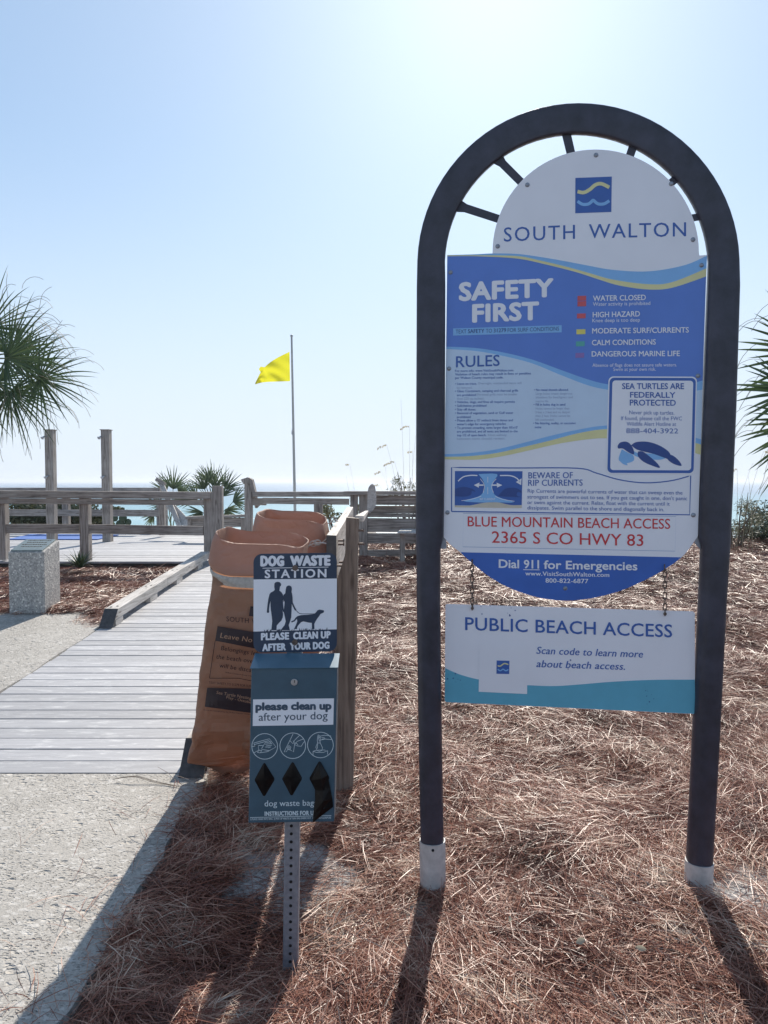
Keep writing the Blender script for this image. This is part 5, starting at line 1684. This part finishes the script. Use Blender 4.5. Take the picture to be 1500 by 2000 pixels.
# ------------------------------------------------------------------ pine straw
def straw(name, N, region, yr, seed, lenr=(.10, .24), wmin=.0021, pile=.05, wk=.00047, pw=1.0, M=None):
    rg = np.random.default_rng(seed)
    out_x, out_y = [], []
    got = 0
    while got < N:
        k = N * 2
        u = rg.random(k)
        y0, y1 = yr
        if pw == 1.0: Y = y0 * (y1 / y0) ** u            # density ~ 1/y
        else: Y = y0 + (y1 - y0) * u
        X = rg.uniform(-1, 1, k) * (0.56 * Y + 0.6)
        ok = region(X, Y, rg)
        cl2 = np.sin(X * 7.1 + 2.2 * np.sin(Y * 5.3)) * np.cos(Y * 6.7 - 1.9 * np.sin(X * 4.9)) + .5 * np.sin(X * 15 + Y * 11)
        ok &= rg.random(k) < np.clip(.62 + .45 * cl2, .22, 1)
        out_x.append(X[ok]); out_y.append(Y[ok]); got += ok.sum()
    X = np.concatenate(out_x)[:N]; Y = np.concatenate(out_y)[:N]
    # swept direction field plus scatter
    base_a = 1.3 * np.sin(X * 1.9 + 2.0 * np.sin(Y * 1.3)) + 1.1 * np.cos(Y * 2.3 + X) + 0.4
    ang = base_a + rg.normal(0, .75, N)
    ang = np.where(rg.random(N) < .22, rg.uniform(0, math.pi * 2, N), ang)
    L = rg.uniform(lenr[0], lenr[1], N)
    pit_ = rg.normal(0.0, .11, N)
    curv = rg.normal(0, .17, N)
    Z = np.array([ground_z(float(a), float(b_)) for a, b_ in zip(X, Y)])
    if name == 'e': Z = np.full(N, .018)
    lay = rg.random(N) ** 1.4
    clump = 0.5 + 0.5 * np.sin(X * 5.3 + 1.7 * np.sin(Y * 4.1)) * np.cos(Y * 4.9 + X * 2)
    Z = Z + .004 + pile * lay * (.35 + .65 * clump)
    up_end = rg.random(N) < .05
    pit_ = np.where(up_end, np.abs(rg.normal(.3, .2, N)), pit_)
    W = np.maximum(wmin, wk * Y) * rg.uniform(.7, 1.35, N)
    roll = rg.uniform(-.9, .9, N)
    K = 4
    V = np.zeros((N, K, 2, 3))
    for k in range(K):
        s_ = k / (K - 1) - .5
        a = ang + curv * s_ * 2
        cx, cy = np.cos(ang + curv * s_), np.sin(ang + curv * s_)
        px = X + cx * L * s_; py = Y + cy * L * s_
        pz = Z + np.sin(pit_) * L * (s_ + .2) - .010 * (2 * s_) ** 2
        w = W * (.5 if k in (0, K - 1) else 1.0)
        sx, sy, sz = -np.sin(a) * np.cos(roll), np.cos(a) * np.cos(roll), np.sin(roll)
        for e_, sg2 in enumerate((-.5, .5)):
            V[:, k, e_, 0] = px + sx * w * sg2; V[:, k, e_, 1] = py + sy * w * sg2; V[:, k, e_, 2] = pz + sz * w * sg2
    V = V.reshape(-1, 3)
    idx = np.arange(N)[:, None] * (K * 2)
    fs = np.concatenate([np.stack([idx[:, 0] + 2 * k, idx[:, 0] + 2 * k + 1, idx[:, 0] + 2 * k + 3, idx[:, 0] + 2 * k + 2], 1) for k in range(K - 1)], 0)
    return V, fs


def right_bed(X, Y, rg):
    edge_ = np.where(Y < 3.9, -.90 + .05 * np.sin(Y * 7) + rg.normal(0, .025, len(X)), -.86)
    ok = (X > edge_) & (Y < 13.9 + .4 * np.sin(X))
    for (x, y, rad) in SPOTS:
        d = np.hypot((X - x), (Y - y) * 1.2) + .1 * np.sin(X * 17) * np.cos(Y * 15)
        ok &= (d > rad * .95) | (rg.random(len(X)) < .14)
    return ok


def left_bed(X, Y, rg):
    front = np.where(X > -3.05, 7.05 + .5 * np.clip((-2.72 - X), 0, 1) + rg.normal(0, .05, len(X)), 7.62 + rg.normal(0, .05, len(X)))
    return (X < -2.72) & (Y > front) & (Y < 10.98)


parts_ = [straw('a', 140000, right_bed, (1.75, 4.2), 1), straw('b', 100000, right_bed, (4.0, 7.5), 2, pile=.06), straw('c', 110000, right_bed, (7.2, 14.2), 3, pile=.08, lenr=(.14, .3), pw=2),
          straw('d', 85000, left_bed, (7.0, 11.0), 4, pile=.06, pw=2, lenr=(.12, .26))]
def strays(X, Y, rg):
    return (X < -.92) & (X > -1.7) & (Y < 3.8) & (rg.random(len(X)) < np.exp((X + .92) * 7))


parts_.append(straw('e', 170, strays, (1.9, 3.8), 9, pile=.0, lenr=(.06, .2)))
Vs = np.concatenate([p[0] for p in parts_]); fo = []
o = 0
for V_, f_ in parts_:
    fo.append(f_ + o); o += len(V_)
Fs = np.concatenate(fo)
me = bpy.data.meshes.new('pine_straw')
me.vertices.add(len(Vs)); me.vertices.foreach_set('co', Vs.astype(np.float32).ravel())
me.loops.add(len(Fs) * 4); me.loops.foreach_set('vertex_index', Fs.astype(np.int32).ravel())
me.polygons.add(len(Fs)); me.polygons.foreach_set('loop_start', np.arange(0, len(Fs) * 4, 4, dtype=np.int32))
me.update(calc_edges=True)
me.materials.append(M_STRAW)
so_ = bpy.data.objects.new('pine_straw', me); COL.objects.link(so_)
tag(so_, 'reddish brown pine straw covering the ground', 'pine straw', kind='stuff')

# small litter
for (x, y, s_, rot, lab) in [(1133, 1838, .020, .5, 'pale dry leaf scrap in the pine straw between the sign posts, the flatter one'), (1252, 1852, .017, -.4, 'curled pale leaf scrap in the pine straw between the sign posts, nearest the right post'), (995, 1795, .016, 1.2, 'small upright tan leaf scrap in the pine straw between the sign posts')]:
    c = on_z(x, y, .055)
    m = MB(); o_ = []
    for j in range(3):
        for i in range(6):
            u = i / 5 - .5; v_ = j / 2 - .5
            w_ = s_ * .5 * (1 - (2 * u) ** 2 * .9)
            p = Vector((u * 2 * s_, v_ * w_ * 2, .35 * abs(v_) * w_ * 2 + .4 * s_ * u * u))
            p = Matrix.Rotation(rot, 3, 'Z') @ Matrix.Rotation(.9, 3, 'X') @ p
            m.v.append(tuple(c + p))
    for j in range(2):
        for i in range(5): m.f.append((j * 6 + i, j * 6 + i + 1, (j + 1) * 6 + i + 1, (j + 1) * 6 + i))
    tag(m.build('dry_leaf', M_OATS, None, smooth=True, fix=False), lab, 'dry leaf', 'leaf scraps')
m = MB()
for k in range(3):
    pts = spline([tuple(on_z(220 + k * 6, 1522 - k, .022)), tuple(on_z(265, 1515.5 + k * 1.2, .035)), tuple(on_z(305, 1526 + k * 1.5, .016)), tuple(on_z(342 + k * 4, 1534 + k, .012))], 5)
    m.tube(pts, .0012, 4)
tag(m.build('pine_needle_bundle', M_TWIG, None), 'long curved pine needles lying across the foot of the boardwalk', 'pine needles')

# ------------------------------------------------------------------ sea haze
M_HAZE = bpy.data.materials.new('sea_haze'); M_HAZE.use_nodes = True
hn = M_HAZE.node_tree
for n_ in list(hn.nodes):
    if n_.type == 'BSDF_PRINCIPLED': hn.nodes.remove(n_)
pv = hn.nodes.new('ShaderNodeVolumePrincipled')
pv.inputs['Color'].default_value = (0.86, 0.92, 1.0, 1)
pv.inputs['Density'].default_value = 0.0005
pv.inputs['Anisotropy'].default_value = 0.3
hn.links.new(pv.outputs[0], hn.nodes['Material Output'].inputs['Volume'])
m = MB(); m.box((0, 6990, 1.6), (19000, 14200, 20))
tag(m.build('haze', M_HAZE, None), 'thin pale sea haze over the water', 'haze', kind='stuff')
